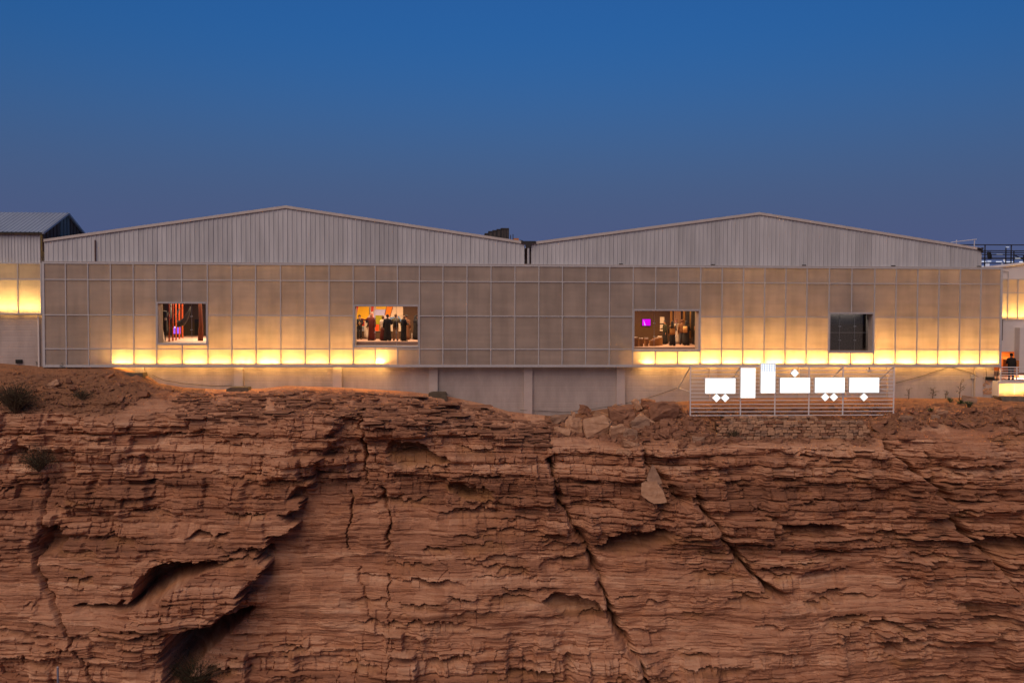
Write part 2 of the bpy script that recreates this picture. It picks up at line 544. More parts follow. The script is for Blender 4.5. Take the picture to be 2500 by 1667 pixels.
    for i, a in enumerate([(1060, 1135, 80, 26, 0.6, 3, .3),
                           (1160, 1190, 90, 40, 0.7, 4, .9), (1010, 1512, 300, 30, 0.5, 8, .3), (1160, 1240, 120, 40, .6, 6, .3),
                           (1460, 1222, 120, 24, .5, 4, .2), (1390, 1322, 120, 50, .6, 5, .2), (1250, 1290, 180, 30, .45, 6, .2), (1980, 1276, 150, 50, .9, 6, .3), (2040, 1345, 90, 40, .6, 3, .2), (2180, 1300, 150, 34, .5, 5, .3),
                           (1930, 1100, 110, 22, .5, 5, .2), (1760, 1108, 90, 18, .4, 4, .2), (2050, 1148, 110, 26, .5, 5, .2), (2370, 1135, 160, 26, .6, 6, .2), (1870, 1255, 60, 26, .5, 4, .3), (2080, 1500, 90, 40, .6, 3, .6),
                           (2045, 1440, 36, 26, .6, 2, .2), (1730, 1390, 90, 30, .5, 4, .5), (1820, 1450, 110, 40, .6, 5, .3), (2210, 1560, 110, 34, .5, 5, .3), (2440, 1500, 90, 40, .6, 4, .3), (1740, 1625, 180, 30, .6, 6, .4),
                           (1560, 1640, 200, 26, .5, 6, .3), (1280, 1638, 200, 26, .5, 8, .5), (1080, 1600, 90, 28, .5, 6, .3), (370, 1240, 120, 34, .5, 6, .3), (520, 1290, 110, 34, .7, 6, .2),
                           (420, 1058, 90, 16, .5, 4, .2), (610, 1052, 70, 16, .5, 4, .2), (240, 1068, 80, 18, .5, 4, .2), (180, 1230, 110, 22, .4, 4, .2), (640, 1330, 60, 40, .5, 3, .2), (850, 1012, 60, 60, .9, 3, .1),
                           (920, 1040, 110, 14, .5, 3, .1), (60, 1520, 120, 24, .4, 5, .2), (100, 1590, 160, 26, .5, 6, .2), (2440, 1310, 110, 70, .8, 6, .3), (1350, 1300, 60, 26, .5, 3, .2), (1170, 1530, 60, 16, .4, 3, .2)]):
        pocket(a[0], a[1], a[2], a[3], a[4], a[5], i+1, a[6], 0.35 if a[4] > 1 else 0.12, 0.6 if a[4] > 1 else 1.2)
    def cave(roof, floor, D, oc, sd, p=2.6):
        c0, c1 = np.searchsorted(px_col, [roof[0][0]-10, roof[-1][0]+10])
        x_, y_ = PX[:, c0:c1], PY[:, c0:c1]
        xr = x_ + 5*vn(y_/9.0, sd*2.1, 130+sd)
        yr = np.interp(xr, *zip(*roof)) + 7*fbm(x_/16.0, sd*3.3, 3, 131+sd) + 4*(hsh(np.floor(x_/13+fbm(x_/20, 1.0, 2, sd)), sd, 132)-0.5)
        yf = np.interp(xr, *zip(*floor)) + 3*fbm(x_/22.0, y_/12.0, 3, 133+sd)
        hgt = np.clip(yf-yr, 3, None)
        t = (y_-yr)/hgt
        ends = np.clip(np.minimum(xr-roof[0][0], roof[-1][0]-xr)/14, 0, 1)
        inside = np.clip((y_-yr)/2.5, 0, 1)*np.clip((1-t)*p, 0, 1)**0.8*ends
        d[:, c0:c1] = d[:, c0:c1]*(1-0.42*np.clip(inside*2, 0, 1)) + 0.42*np.clip(inside*2, 0, 1)*np.median(d[:, c0:c1]) - D*inside*np.clip(hgt/30, 0.25, 1)
        ochre[:, c0:c1] = np.maximum(ochre[:, c0:c1], oc*np.clip(inside*3, 0, 1))
    cave([(200, 1458), (300, 1453), (340, 1446), (348, 1402), (372, 1385), (400, 1369), (440, 1357), (505, 1355), (558, 1366)], [(200, 1463), (260, 1469), (330, 1471), (395, 1452), (430, 1425), (500, 1386), (558, 1371)], 3.6, 0.35, 1, 2.0)
    cave([(418, 1590), (434, 1525), (450, 1515), (520, 1513), (548, 1507), (585, 1492), (625, 1478)], [(418, 1690), (455, 1660), (500, 1600), (560, 1548), (625, 1486)], 3.4, 0.15, 2, 1.8)
    cave([(98, 1335), (118, 1272), (150, 1280), (172, 1305)], [(98, 1352), (130, 1352), (172, 1335)], 1.6, 0.2, 3)
    cave([(943, 1098), (953, 1077), (1022, 1077), (1046, 1100), (1100, 1120)], [(943, 1112), (985, 1146), (1045, 1138), (1100, 1127)], 1.3, 0.9, 4, 1.6)
    cave([(1085, 1190), (1130, 1178), (1165, 1200), (1190, 1216)], [(1085, 1200), (1130, 1214), (1190, 1224)], 1.0, 0.9, 5)
    cave([(1448, 1336), (1470, 1322), (1505, 1303), (1560, 1300), (1645, 1290)], [(1448, 1342), (1520, 1358), (1580, 1345), (1645, 1318)], 1.9, 0.5, 6, 1.6)
    cave([(1322, 1456), (1345, 1448), (1400, 1447), (1440, 1458), (1478, 1478)], [(1322, 1468), (1380, 1508), (1440, 1520), (1478, 1500)], 1.3, 0.5, 7, 1.5)
    cave([(1905, 1282), (1960, 1276), (2040, 1280), (2075, 1290)], [(1905, 1296), (1990, 1300), (2075, 1306)], 1.2, 0.2, 8)
    cave([(2380, 1322), (2420, 1312), (2500, 1304), (2560, 1310)], [(2380, 1330), (2440, 1356), (2560, 1345)], 1.4, 0.3, 9)
    pr2 = random.Random(5)
    for i in range(420):
        w = pr2.uniform(22, 120)
        cy = pr2.uniform(1030, 1720)
        if 640 < (cx := pr2.uniform(-300, 2800)) < 900 and 1200 < cy < 1560:
            continue
        pocket(cx, cy, w, w*pr2.uniform(0.14, 0.4), pr2.uniform(0.2, 0.6)*min(1, w/60), 5, 100+i, pr2.choice([0, 0, 0.25, 0.5]), pr2.uniform(-0.15, 0.3))
    # joints that run through the whole face
    def crack(line, w, D, sd, shift=0.0):
        nonlocal d
        best = np.full(X.shape, 1e9); sgn = np.zeros(X.shape)
        jx = 7*vn(X/0.6, Z/0.4, 90+sd) + 5*(hsh(k, sd, 92)-0.5) + 3*(hsh(k2, sd, 93)-0.5)
        qx, qy = PX+jx, PY
        for (ax, ay), (bx_, by_) in zip(line[:-1], line[1:]):
            ux, uy = bx_-ax, by_-ay
            t = np.clip(((qx-ax)*ux+(qy-ay)*uy)/(ux*ux+uy*uy), 0, 1)
            dx, dy = qx-ax-t*ux, qy-ay-t*uy
            dd = np.hypot(dx, dy)
            m = dd < best
            best = np.where(m, dd, best)
            sgn = np.where(m, np.sign(dx*uy-dy*ux), sgn)
        ww = w*np.clip(0.95+0.8*vn(X/1.2, Z/0.9, 95+sd), 0.4, 1.5)
        ww = np.clip(ww, 0.8, None)
        d -= D*np.clip(0.72+0.9*vn(X/1.1, Z/0.9, 94+sd), 0.42, 1)*np.exp(-(best/ww)**2)
        d += shift*sgn*np.exp(-best/60)
    crack([(880, 985), (882, 1040), (890, 1090), (893, 1150), (902, 1178)], 5, 1.3, 1, 0.12)
    crack([(930, 1190), (948, 1235), (955, 1290), (945, 1335)], 4, 0.7, 2, 0.08)
    crack([(858, 1200), (852, 1270), (845, 1345)], 2.5, 0.45, 3)
    crack([(880, 1390), (884, 1440), (902, 1490), (905, 1520)], 3, 0.5, 4)
    crack([(945, 1400), (948, 1520), (950, 1667)], 1.8, 0.35, 5)
    crack([(1345, 1120), (1355, 1200), (1400, 1290), (1432, 1330), (1455, 1400), (1480, 1470), (1510, 1540), (1545, 1600), (1590, 1680)], 7, 1.6, 6, -0.30)
    crack([(1560, 1090), (1580, 1130), (1620, 1180), (1660, 1225)], 9, 1.3, 7, -0.25)
    crack([(1700, 1215), (1735, 1270), (1765, 1320), (1810, 1370), (1860, 1420), (1900, 1450)], 7, 1.8, 8, -0.35)
    crack([(2165, 1085), (2215, 1135), (2260, 1170), (2310, 1215), (2345, 1275), (2390, 1330), (2430, 1365), (2465, 1410), (2495, 1470), (2530, 1540)], 7, 2.3, 9, -0.45)
    crack([(2270, 1110), (2285, 1160)], 3, 0.5, 10)
    crack([(112, 1170), (110, 1230), (120, 1270), (102, 1325), (112, 1380), (140, 1440), (180, 1500), (215, 1570), (240, 1620), (262, 1680)], 3.5, 0.75, 11, -0.08)
    crack([(1045, 1330), (1090, 1380), (1060, 1420)], 2, 0.25, 12)
    # loose earth is smooth and lumpy
    calm = 1-0.75*sstep(1720, 1750, PX)*sstep(2140, 2110, PX)
    lump = calm*0.45*fbm(X/1.6, T*3, 4, 97) + 0.22*fbm(X*1.8, T*12, 4, 98) + 0.08*fbm(X*5, T*30, 2, 99)
    d = d*(1-0.72*dirt) + dirt*lump
    d = d*amp
    Yd = Y - d
    Zd = Z + amp*0.03*fbm(X*2.2, Z*2.2, 2, 99)
    flat = np.clip(dirt, 0, 1)*np.clip(amp*3, 0, 1)
    Zd = Zd + flat*(0.16*fbm(X/0.9, T*5, 3, 55) + 0.07*fbm(X*2.6, T*16, 3, 56) + 0.03*fbm(X*7, T*40, 2, 57))
    # on the gentle upper slope the thin beds weather to little steps
    stair = sstep(1.0, 1.15, T)*sstep(4.0, 3.2, T)*(1-dirt)*0.95
    e3 = beds(-30, 6, 0.12, 0.36, 1.3)
    s3 = s2 + 0.22*fbm(X/1.9, T*2.0, 4, 58) + 0.10*fbm(X*1.3, T*6, 3, 57)
    k3, v3, th3 = locate(e3, s3)
    tread = 0.10*th3*(hsh(k3, np.floor(X/0.9+5*hsh(k3, 1, 3)+0.6*fbm(X/0.5, T*4, 2, 5)), 60)-0.5)*4
    Zd = Zd + stair*((e3[k3] + th3*sstep(0.62, 0.94, v3)) - s3 + tread + 0.04*fbm(X*1.5, T*20, 3, 59))
    V = np.stack([X, Yd, Zd], -1).reshape(-1, 3)
    me = bpy.data.meshes.new('cliff')
    nv = V.shape[0]
    i = np.arange(Rn-1)[:, None]*C + np.arange(C-1)[None, :]
    F = np.stack([i, i+C, i+C+1, i+1], -1).reshape(-1, 4)
    me.vertices.add(nv); me.vertices.foreach_set('co', V.astype(np.float32).ravel())
    me.loops.add(F.size); me.loops.foreach_set('vertex_index', F.astype(np.int32).ravel())
    me.polygons.add(len(F)); me.polygons.foreach_set('loop_start', np.arange(0, F.size, 4, dtype=np.int32))
    me.polygons.foreach_set('loop_total', np.full(len(F), 4, np.int32))
    me.polygons.foreach_set('use_smooth', np.zeros(len(F), bool))
    me.update(calc_edges=True)
    att = me.color_attributes.new('rock', 'FLOAT_COLOR', 'POINT')
    tone = 0.5*hsh(k, 7, 3) + 0.25*hsh(k2, 8, 4) + 0.25*hsh(k, cell, 9)
    rgba = np.stack([tone, dirt, ochre, np.ones_like(tone)], -1).reshape(-1, 4)
    att.data.foreach_set('color', rgba.astype(np.float32).ravel())
    o = bpy.data.objects.new('cliff', me)
    COL.objects.link(o)
    o['kind'] = 'structure'
    return o, V.reshape(Rn, C, 3), dirt


def rock_mat():
    m = bpy.data.materials.new('sandstone')
    m.use_nodes = True
    nt = m.node_tree
    b = nt.nodes['Principled BSDF']
    b.inputs['Roughness'].default_value = 0.95
    b.inputs['Specular IOR Level'].default_value = 0.12
    tc = nt.nodes.new('ShaderNodeTexCoord')
    at = nt.nodes.new('ShaderNodeAttribute'); at.attribute_name = 'rock'
    sp = nt.nodes.new('ShaderNodeSeparateColor')
    nt.links.new(at.outputs['Color'], sp.inputs[0])

    def noise(stretch, scale, detail=6, rough=0.6):
        mp = nt.nodes.new('ShaderNodeMapping'); mp.inputs['Scale'].default_value = stretch
        nt.links.new(tc.outputs['Object'], mp.inputs['Vector'])
        n = nt.nodes.new('ShaderNodeTexNoise')
        n.inputs['Scale'].default_value = scale; n.inputs['Detail'].default_value = detail; n.inputs['Roughness'].default_value = rough
        nt.links.new(mp.outputs['Vector'], n.inputs['Vector'])
        return n.outputs['Fac']

    def math_(op, a, b_):
        n = nt.nodes.new('ShaderNodeMath'); n.operation = op
        for q, s in ((a, 0), (b_, 1)):
            if isinstance(q, (int, float)):
                n.inputs[s].default_value = q
            else:
                nt.links.new(q, n.inputs[s])
        return n.outputs[0]

    def mix(fac, a, b_):
        n = nt.nodes.new('ShaderNodeMix'); n.data_type = 'RGBA'
        nt.links.new(fac, n.inputs['Factor'])
        for q, s in ((a, 'A'), (b_, 'B')):
            if isinstance(q, tuple):
                n.inputs[s].default_value = (*q, 1)
            else:
                nt.links.new(q, n.inputs[s])
        return n.outputs['Result']
    big = noise((1, 1, 1.4), 0.22, 5)
    lam = noise((0.35, 0.35, 7), 1.6, 6, 0.65)
    fine = noise((1, 1, 1.6), 9.0, 8, 0.7)
    t = math_('ADD', math_('MULTIPLY', sp.outputs[0], 0.50), math_('MULTIPLY', lam, 0.40))
    t = math_('ADD', t, math_('MULTIPLY', big, 0.30))
    t = math_('ADD', t, math_('MULTIPLY', fine, 0.22))
    t = math_('ADD', math_('MULTIPLY', math_('SUBTRACT', t, 0.71), 1.25), 0.47)
    rp = nt.nodes.new('ShaderNodeValToRGB')
    e = rp.color_ramp.elements
    e[0].position = 0.18; e[0].color = (0.185, 0.080, 0.046, 1)
    e[1].position = 0.85; e[1].color = (0.68, 0.41, 0.262, 1)
    n_ = e.new(0.42); n_.color = (0.39, 0.178, 0.100, 1)
    n_ = e.new(0.60); n_.color = (0.525, 0.27, 0.158, 1)
    nt.links.new(t, rp.inputs['Fac'])
    dirtc = mix(fine, (0.17, 0.078, 0.042), (0.34, 0.168, 0.093))
    c = mix(sp.outputs[1], rp.outputs['Color'], dirtc)
    blot = nt.nodes.new('ShaderNodeMapRange'); blot.inputs['From Min'].default_value = 0.52; blot.inputs['From Max'].default_value = 0.72
    nt.links.new(noise((1, 1, 1.8), 0.45, 6, 0.62), blot.inputs['Value'])
    c = mix(math_('MULTIPLY', blot.outputs['Result'], 0.55), c, (0.40, 0.165, 0.075))
    dk = nt.nodes.new('ShaderNodeMapRange'); dk.inputs['From Min'].default_value = 0.56; dk.inputs['From Max'].default_value = 0.76
    nt.links.new(noise((1.3, 1, 1.0), 0.7, 6, 0.65), dk.inputs['Value'])
    c = mix(math_('MULTIPLY', dk.outputs['Result'], 0.5), c, (0.17, 0.095, 0.075))
    och = math_('MULTIPLY', sp.outputs[2], noise((1, 1, 1), 1.5, 3))
    c = mix(math_('MULTIPLY', och, 1.3), c, (0.34, 0.16, 0.06))
    nt.links.new(c, b.inputs['Base Color'])
    h = math_('ADD', math_('MULTIPLY', noise((0.6, 0.6, 5), 5.0, 8, 0.68), 1.0), math_('MULTIPLY', noise((1, 1, 1), 22.0, 6, 0.7), 0.35))
    bp = nt.nodes.new('ShaderNodeBump'); bp.inputs['Strength'].default_value = 0.85; bp.inputs['Distance'].default_value = 0.09
    nt.links.new(h, bp.inputs['Height']); nt.links.new(bp.outputs['Normal'], b.inputs['Normal'])
    return m


ROCK = rock_mat()
cliff, CV, CDIRT = build_cliff()
cliff.data.materials.append(ROCK)
_cp = project(CV)


def surf(px, py):
    """the foremost spot of the terrain seen at a photograph pixel"""
    m = (np.abs(_cp[0]-px) < 3.0) & (np.abs(_cp[1]-py) < 3.0)
    if not m.any():
        q = np.hypot(_cp[0]-px, _cp[1]-py)
        i = np.unravel_index(np.argmin(q), q.shape)
    else:
        i = np.unravel_index(np.argmin(np.where(m, _cp[2], 1e9)), m.shape)
    return Vector(CV[i])


def top_at(x, y):
    """terrain height at a plan position on the terrace"""
    j = int(np.argmin(np.abs(CV[0, :, 0]-x)))
    col = CV[:260, j]
    i = int(np.argmin(np.abs(col[:, 1]-y)))
    return float(col[i, 2])


DIRT = mat('earth', (0.29, 0.145, 0.082), 0.95, 0.2, 1.2, (1, 1, 1), 0.5, 8)
g = MB().add([(-2500, -2500, -22.9), (2500, -2500, -22.9), (2500, -12, -22.9), (-2500, -12, -22.9)], [(0, 1, 2, 3)])
obj('valley_ground', g, DIRT)['kind'] = 'structure'
g = MB().add([(-2500, 0.88, -0.75), (2500, 0.88, -0.75), (2500, 4000, -0.75), (-2500, 4000, -0.75)], [(0, 1, 2, 3)])
obj('plateau_ground', g, DIRT)['kind'] = 'structure'

# ================================================================== STRUCTURE: the exhibition hall
COLS = [106.8, 161.5, 216.2, 271.2, 326.6, 382, 444.6, 507.3, 566, 625, 685.5, 744.9, 803.9, 862.6, 916.6, 970.4, 1024, 1081.4, 1140, 1198.5, 1256.8, 1315.2, 1372.5, 1430.2, 1487.6,
        1545, 1600, 1655, 1709.7, 1762, 1814, 1866, 1917.4, 1969, 2023, 2078, 2134, 2186.3, 2238.8, 2290.7, 2342.4, 2393, 2443]
CX = [P(c, 765, y=0)[0] for c in COLS]
ROWZ = [(P(106.8, a, y=0)[2] + P(2443, b, y=0)[2])/2 for a, b in ((641.5, 656), (682, 694.4), (769, 775.4), (851.7, 853.2), (892, 893))]
WIN = {}
for key, c0, c1, t, b in (('a', 5, 7, 739, 840), ('b', 13, 16, 746, 846.5), ('c', 25, 28, 757, 856), ('d', 34, 36, 764.5, 860)):
    m_ = (COLS[c0]+COLS[c1])/2
    WIN[key] = (c0, c1, P(m_, b, y=0)[2], P(m_, t, y=0)[2])
WALL_Y = 0.72
hall = thing('exhibition_hall', 'long twin gabled exhibition hall with glowing translucent panel facade along the cliff top', 'building', (CX[0], 0, ROWZ[4]))


def in_window(i):
    for w in WIN.values():
        if w[0] <= i < w[1]:
            return w
    return None


def add_panel(x0, x1, z0, z1, parent=hall, m='panel', y=0.0):
    mb = MB().add([(x0, y, z0), (x1, y, z0), (x1, y, z1), (x0, y, z1)], [(0, 1, 2, 3)])
    return obj('panel', mb, M[m], parent)


g_ = 0.022
for i in range(len(CX)-1):
    x0, x1 = CX[i]+g_, CX[i+1]-g_
    w = in_window(i)
    add_panel(x0, x1, ROWZ[1]+g_, ROWZ[0]-g_)
    if w is None:
        for r in (1, 2, 3):
            add_panel(x0, x1, ROWZ[r+1]+g_, ROWZ[r]-g_)
    else:
        add_panel(x0, x1, w[3]+0.05, ROWZ[1]-g_)
        if w[2] > ROWZ[3]+0.1:
            add_panel(x0, x1, ROWZ[3]+g_, w[2]-0.05)
            add_panel(x0, x1, ROWZ[4]+g_, ROWZ[3]-g_)
        else:
            add_panel(x0, x1, ROWZ[4]+g_, min(ROWZ[3], w[2])-0.05)
# mullions
mw = 0.030
for i, x in enumerate(CX):
    spans = [(ROWZ[4], ROWZ[0])]
    for w in WIN.values():
        if w[0] < i < w[1]:
            spans = [(ROWZ[4], w[2]-0.06), (w[3]+0.06, ROWZ[0])]
    ww = 0.075 if i in (0, len(CX)-1) else mw
    for a, b in spans:
        obj('mullion', MB().box(x-ww, x+ww, -0.062, 0.05, a, b), M['mullion'], hall)
for r, z in enumerate(ROWZ):
    spans = [(CX[0]-0.075, CX[-1]+0.075)]
    for w in WIN.values():
        if w[2]-0.09 < z < w[3]+0.09:
            a, b = spans.pop()
            spans += [(a, CX[w[0]]), (CX[w[1]], b)]
    h = {0: 0.06, 4: 0.055}.get(r, mw)
    for a, b in spans:
        obj('rail', MB().box(a, b, -0.055, 0.045, z-h, z+h), M['mullion'], hall)
obj('top_flashing', MB().box(CX[0]-0.08, CX[-1]+0.08, -0.07, WALL_Y, ROWZ[0]+0.062, ROWZ[0]+0.10), M['trim'], hall)
obj('bottom_flashing', MB().box(CX[0]-0.08, CX[-1]+0.08, -0.05, 0.12, ROWZ[4]-0.10, ROWZ[4]-0.058), M['frame'], hall)

# back wall of the light cavity and the plinth below it, in pieces round the window openings
wall = MB()
HX0, HX1 = CX[0]-0.05, CX[-1]+0.05
cuts = sorted((CX[w[0]]+0.06, CX[w[1]]-0.06, w[2]+0.06, w[3]-0.06) for w in WIN.values())
xprev = HX0
for a, b, zb, zt in cuts:
    wall.box(xprev, a, WALL_Y, WALL_Y+0.2, -6, ROWZ[0]+0.06)
    wall.box(a, b, WALL_Y, WALL_Y+0.2, -6, zb)
    wall.box(a, b, WALL_Y, WALL_Y+0.2, zt, ROWZ[0]+0.06)
    xprev = b
wall.box(xprev, HX1, WALL_Y, WALL_Y+0.2, -6, ROWZ[0]+0.06)
obj('plinth_wall', wall, M['plaster'], hall)
obj('end_wall', MB().box(CX[-1]-0.02, CX[-1]+0.06, 0.06, WALL_Y, ROWZ[4], ROWZ[0]), M['plaster'], hall)
obj('end_wall', MB().box(CX[0]-0.06, CX[0]+0.02, 0.06, WALL_Y, ROWZ[4], ROWZ[0]), M['plaster'], hall)
obj('end_wall', MB().box(HX1-0.2, HX1, WALL_Y+0.2, 40, -6, 4.0), M['white_wall'], hall)
for pc, hw in ((341, 10), (582, 10.5), (823, 11), (1058, 10.5), (1289.5, 10.5), (1516, 10.5), (1742, 9), (1962, 10), (2178, 9), (2391, 9)):
    a, b = P(pc-hw, 900, y=0.5)[0], P(pc+hw, 900, y=0.5)[0]
    obj('pilaster', MB().box(a, b, 0.50, WALL_Y-0.003, -6, ROWZ[4]-0.15), M['pilaster'], hall)
for pc, py, hw, hh in ((330, 921, 24, 11), (583, 954, 27, 9), (1068, 963, 22, 6)):
    a, b = P(pc-hw, py, y=0.0)[0], P(pc+hw, py, y=0.0)[0]
    z = P(pc, py, y=0.0)[2]
    s = hh/38.0
    mb = MB().prism([(a, z-s*2.5), (b, z-s*2.5), (b+0.04, z-s*0.2), (b-0.03, z+s), (a+0.3, z+s*1.1), (a+0.02, z+s*0.6)], -0.45, 0.49)
    obj('footing', mb, M['footing'], hall)


# corrugated gable cladding, one part per sheet
def gable(px_l, py_l, px_a, py_a, px_r, py_r, sheets, Y=0.16):
    pl, pa, pr = P(px_l, py_l, y=Y), P(px_a, py_a, y=Y), P(px_r, py_r, y=Y)
    zb = ROWZ[0]+0.10
    def ztop(x):
        if x < pa[0]:
            return pl[2] + (pa[2]-pl[2])*(x-pl[0])/(pa[0]-pl[0])
        return pa[2] + (pr[2]-pa[2])*(x-pa[0])/(pr[0]-pa[0])
    rnd = random.Random(3)
    n = sheets
    for k in range(n):
        a = pl[0] + (pr[0]-pl[0])*k/n
        b = pl[0] + (pr[0]-pl[0])*(k+1)/n
        prof = []
        ribs = 4
        step = (b-a)/ribs
        for q in range(ribs):
            x = a + q*step
            prof += [(x+0.002, Y), (x+step*0.60, Y), (x+step*0.70, Y-0.032), (x+step*0.88, Y-0.032), (x+step*0.985, Y)]
        dz = rnd.uniform(-0.004, 0.004)
        dy = rnd.uniform(-0.006, 0.006)
        vs = [(x, y+dy, zb) for x, y in prof] + [(x, y+dy, ztop(x)-0.02+dz) for x, y in prof]
        m = len(prof)
        fs = [(i, i+1, m+i+1, m+i) for i in range(m-1)]
        obj('cladding_sheet', MB().add(vs, fs), M['sheet'] if rnd.random() < 0.7 else M['sheet_b'], hall)
    # raking trim and the roof planes behind it
    for (p, q) in ((pl, pa), (pa, pr)):
        h = 0.15
        obj('rake_trim', MB().prism([(p[0], p[2]-0.02), (q[0], q[2]-0.02), (q[0], q[2]+h), (p[0], p[2]+h)], Y-0.10, Y+0.22), M['trim'], hall)
        rp = MB()
        nn = 40
        for i in range(nn):                                  # standing ribs run down the slope
            y0 = Y+0.225 + i*1.0
            rp.add([(p[0], y0, p[2]+h-0.02), (q[0], y0, q[2]+h-0.02), (q[0], y0+0.94, q[2]+h-0.02), (p[0], y0+0.94, p[2]+h-0.02)], [(0, 1, 2, 3)])
            rp.add([(p[0], y0+0.94, p[2]+h-0.02), (q[0], y0+0.94, q[2]+h-0.02), (q[0], y0+0.97, q[2]+h+0.05), (p[0], y0+0.97, p[2]+h+0.05)], [(0, 1, 2, 3)])
            rp.add([(p[0], y0+0.97, p[2]+h+0.05), (q[0], y0+0.97, q[2]+h+0.05), (q[0], y0+1.0, q[2]+h-0.02), (p[0], y0+1.0, p[2]+h-0.02)], [(0, 1, 2, 3)])
        obj('roof', rp, M['roof'], hall)
    back = MB().prism([(pl[0], zb-0.1), (pr[0], zb-0.1), (pr[0], pr[2]-0.05), (pa[0], pa[2]-0.05), (pl[0], pl[2]-0.05)], Y+0.03, Y+0.12)
    obj('gable_wall', back, M['sheet_b'], hall)
    return pl, pa, pr


GL = gable(108, 590, 698, 508, 1281, 595.5, 26)
GR = gable(1297, 597, 1853, 524, 2397, 611.5, 28)
# valley gutter between the two gables
vz = GL[2][2]
vx = (GL[2][0]+GR[0][0])/2
obj('valley_gutter', MB().box(vx-0.45, vx+0.5, -0.02, 0.34, vz+0.02, vz+0.17), M['dark'], hall)
obj('gutter_hopper', MB().prism([(vx-0.13, vz-0.28), (vx+0.13, vz-0.28), (vx+0.22, vz+0.019), (vx-0.22, vz+0.019)], -0.02, 0.11), M['dark'], hall)
obj('downpipe', MB().tube([(vx+0.02, 0.04, vz-0.28), (vx+0.02, 0.04, ROWZ[0]+0.12)], 0.075, 10), M['sheet_b'], hall)
x_ = P(232, 600, y=0.05)[0]
obj('downpipe', MB().tube([(x_, 0.06, P(232, 586, y=0)[2]), (x_, 0.06, ROWZ[0]+0.11)], 0.04, 8), M['rust'], hall)
for px in (1516, 1741, 1963, 2181, 2390):
    p = P(px, 650 + (px-1516)*0.006, y=0.02)
    obj('outlet_spout', MB().box(p[0]-0.11, p[0]+0.11, -0.06, 0.11, ROWZ[0]+0.105, ROWZ[0]+0.17), M['dark'], hall)

# windows
CAB = []
for key, (c0, c1, zb, zt) in WIN.items():
    x0, x1 = CX[c0], CX[c1]
    f = obj('window', MB().box(x0+0.04, x1-0.04, -0.075, 0.03, zt-0.05, zt+0.055).box(x0+0.04, x1-0.04, -0.075, 0.03, zb-0.055, zb+0.06)
            .box(x0+0.04, x0+0.10, -0.07, 0.03, zb+0.06, zt-0.05).box(x1-0.10, x1-0.04, -0.07, 0.03, zb+0.06, zt-0.05), M['frame'], hall)
    rv = MB()
    rv.box(x0+0.06, x0+0.11, 0.031, WALL_Y+0.22, zb+0.02, zt-0.02).box(x1-0.11, x1-0.06, 0.031, WALL_Y+0.22, zb+0.02, zt-0.02)
    rv.box(x0+0.11, x1-0.11, 0.031, WALL_Y+0.22, zt-0.06, zt-0.02).box(x0+0.11, x1-0.11, 0.031, WALL_Y+0.22, zb+0.02, zb+0.07)
    obj('reveal', rv, M['reveal'], f)
    gy = 0.62
    obj('glass_pane', MB().add([(x0+0.11, gy, zb+0.07), (x1-0.11, gy, zb+0.07), (x1-0.11, gy, zt-0.06), (x0+0.11, gy, zt-0.06)], [(0, 1, 2, 3)]), M['glass'], f)
    lines = {'a': [468.3], 'b': [915.5, 968], 'c': [1597, 1650], 'd': [2049.5, 2086.5]}[key]
    for px in lines:
        x = P(px, 800, y=0.8)[0]
        obj('stay_cable', MB().tube([(x, 0.80, zb+0.07), (x, 0.80, zt-0.06)], 0.009, 5), M['steel'], f)
        for fr in (0.34, 0.67) if key != 'd' else (0.30, 0.66):
            z = zb+(zt-zb)*fr
            obj('fitting', MB().box(x-0.05, x+0.05, 0.64, 0.86, z-0.025, z+0.025), M['steel'], f)
    if key == 'd':
        z = (zb+zt)/2
        obj('transom', MB().box(x0+0.11, x1-0.11, 0.63, 0.66, z-0.014, z+0.014), M['trim'], f)

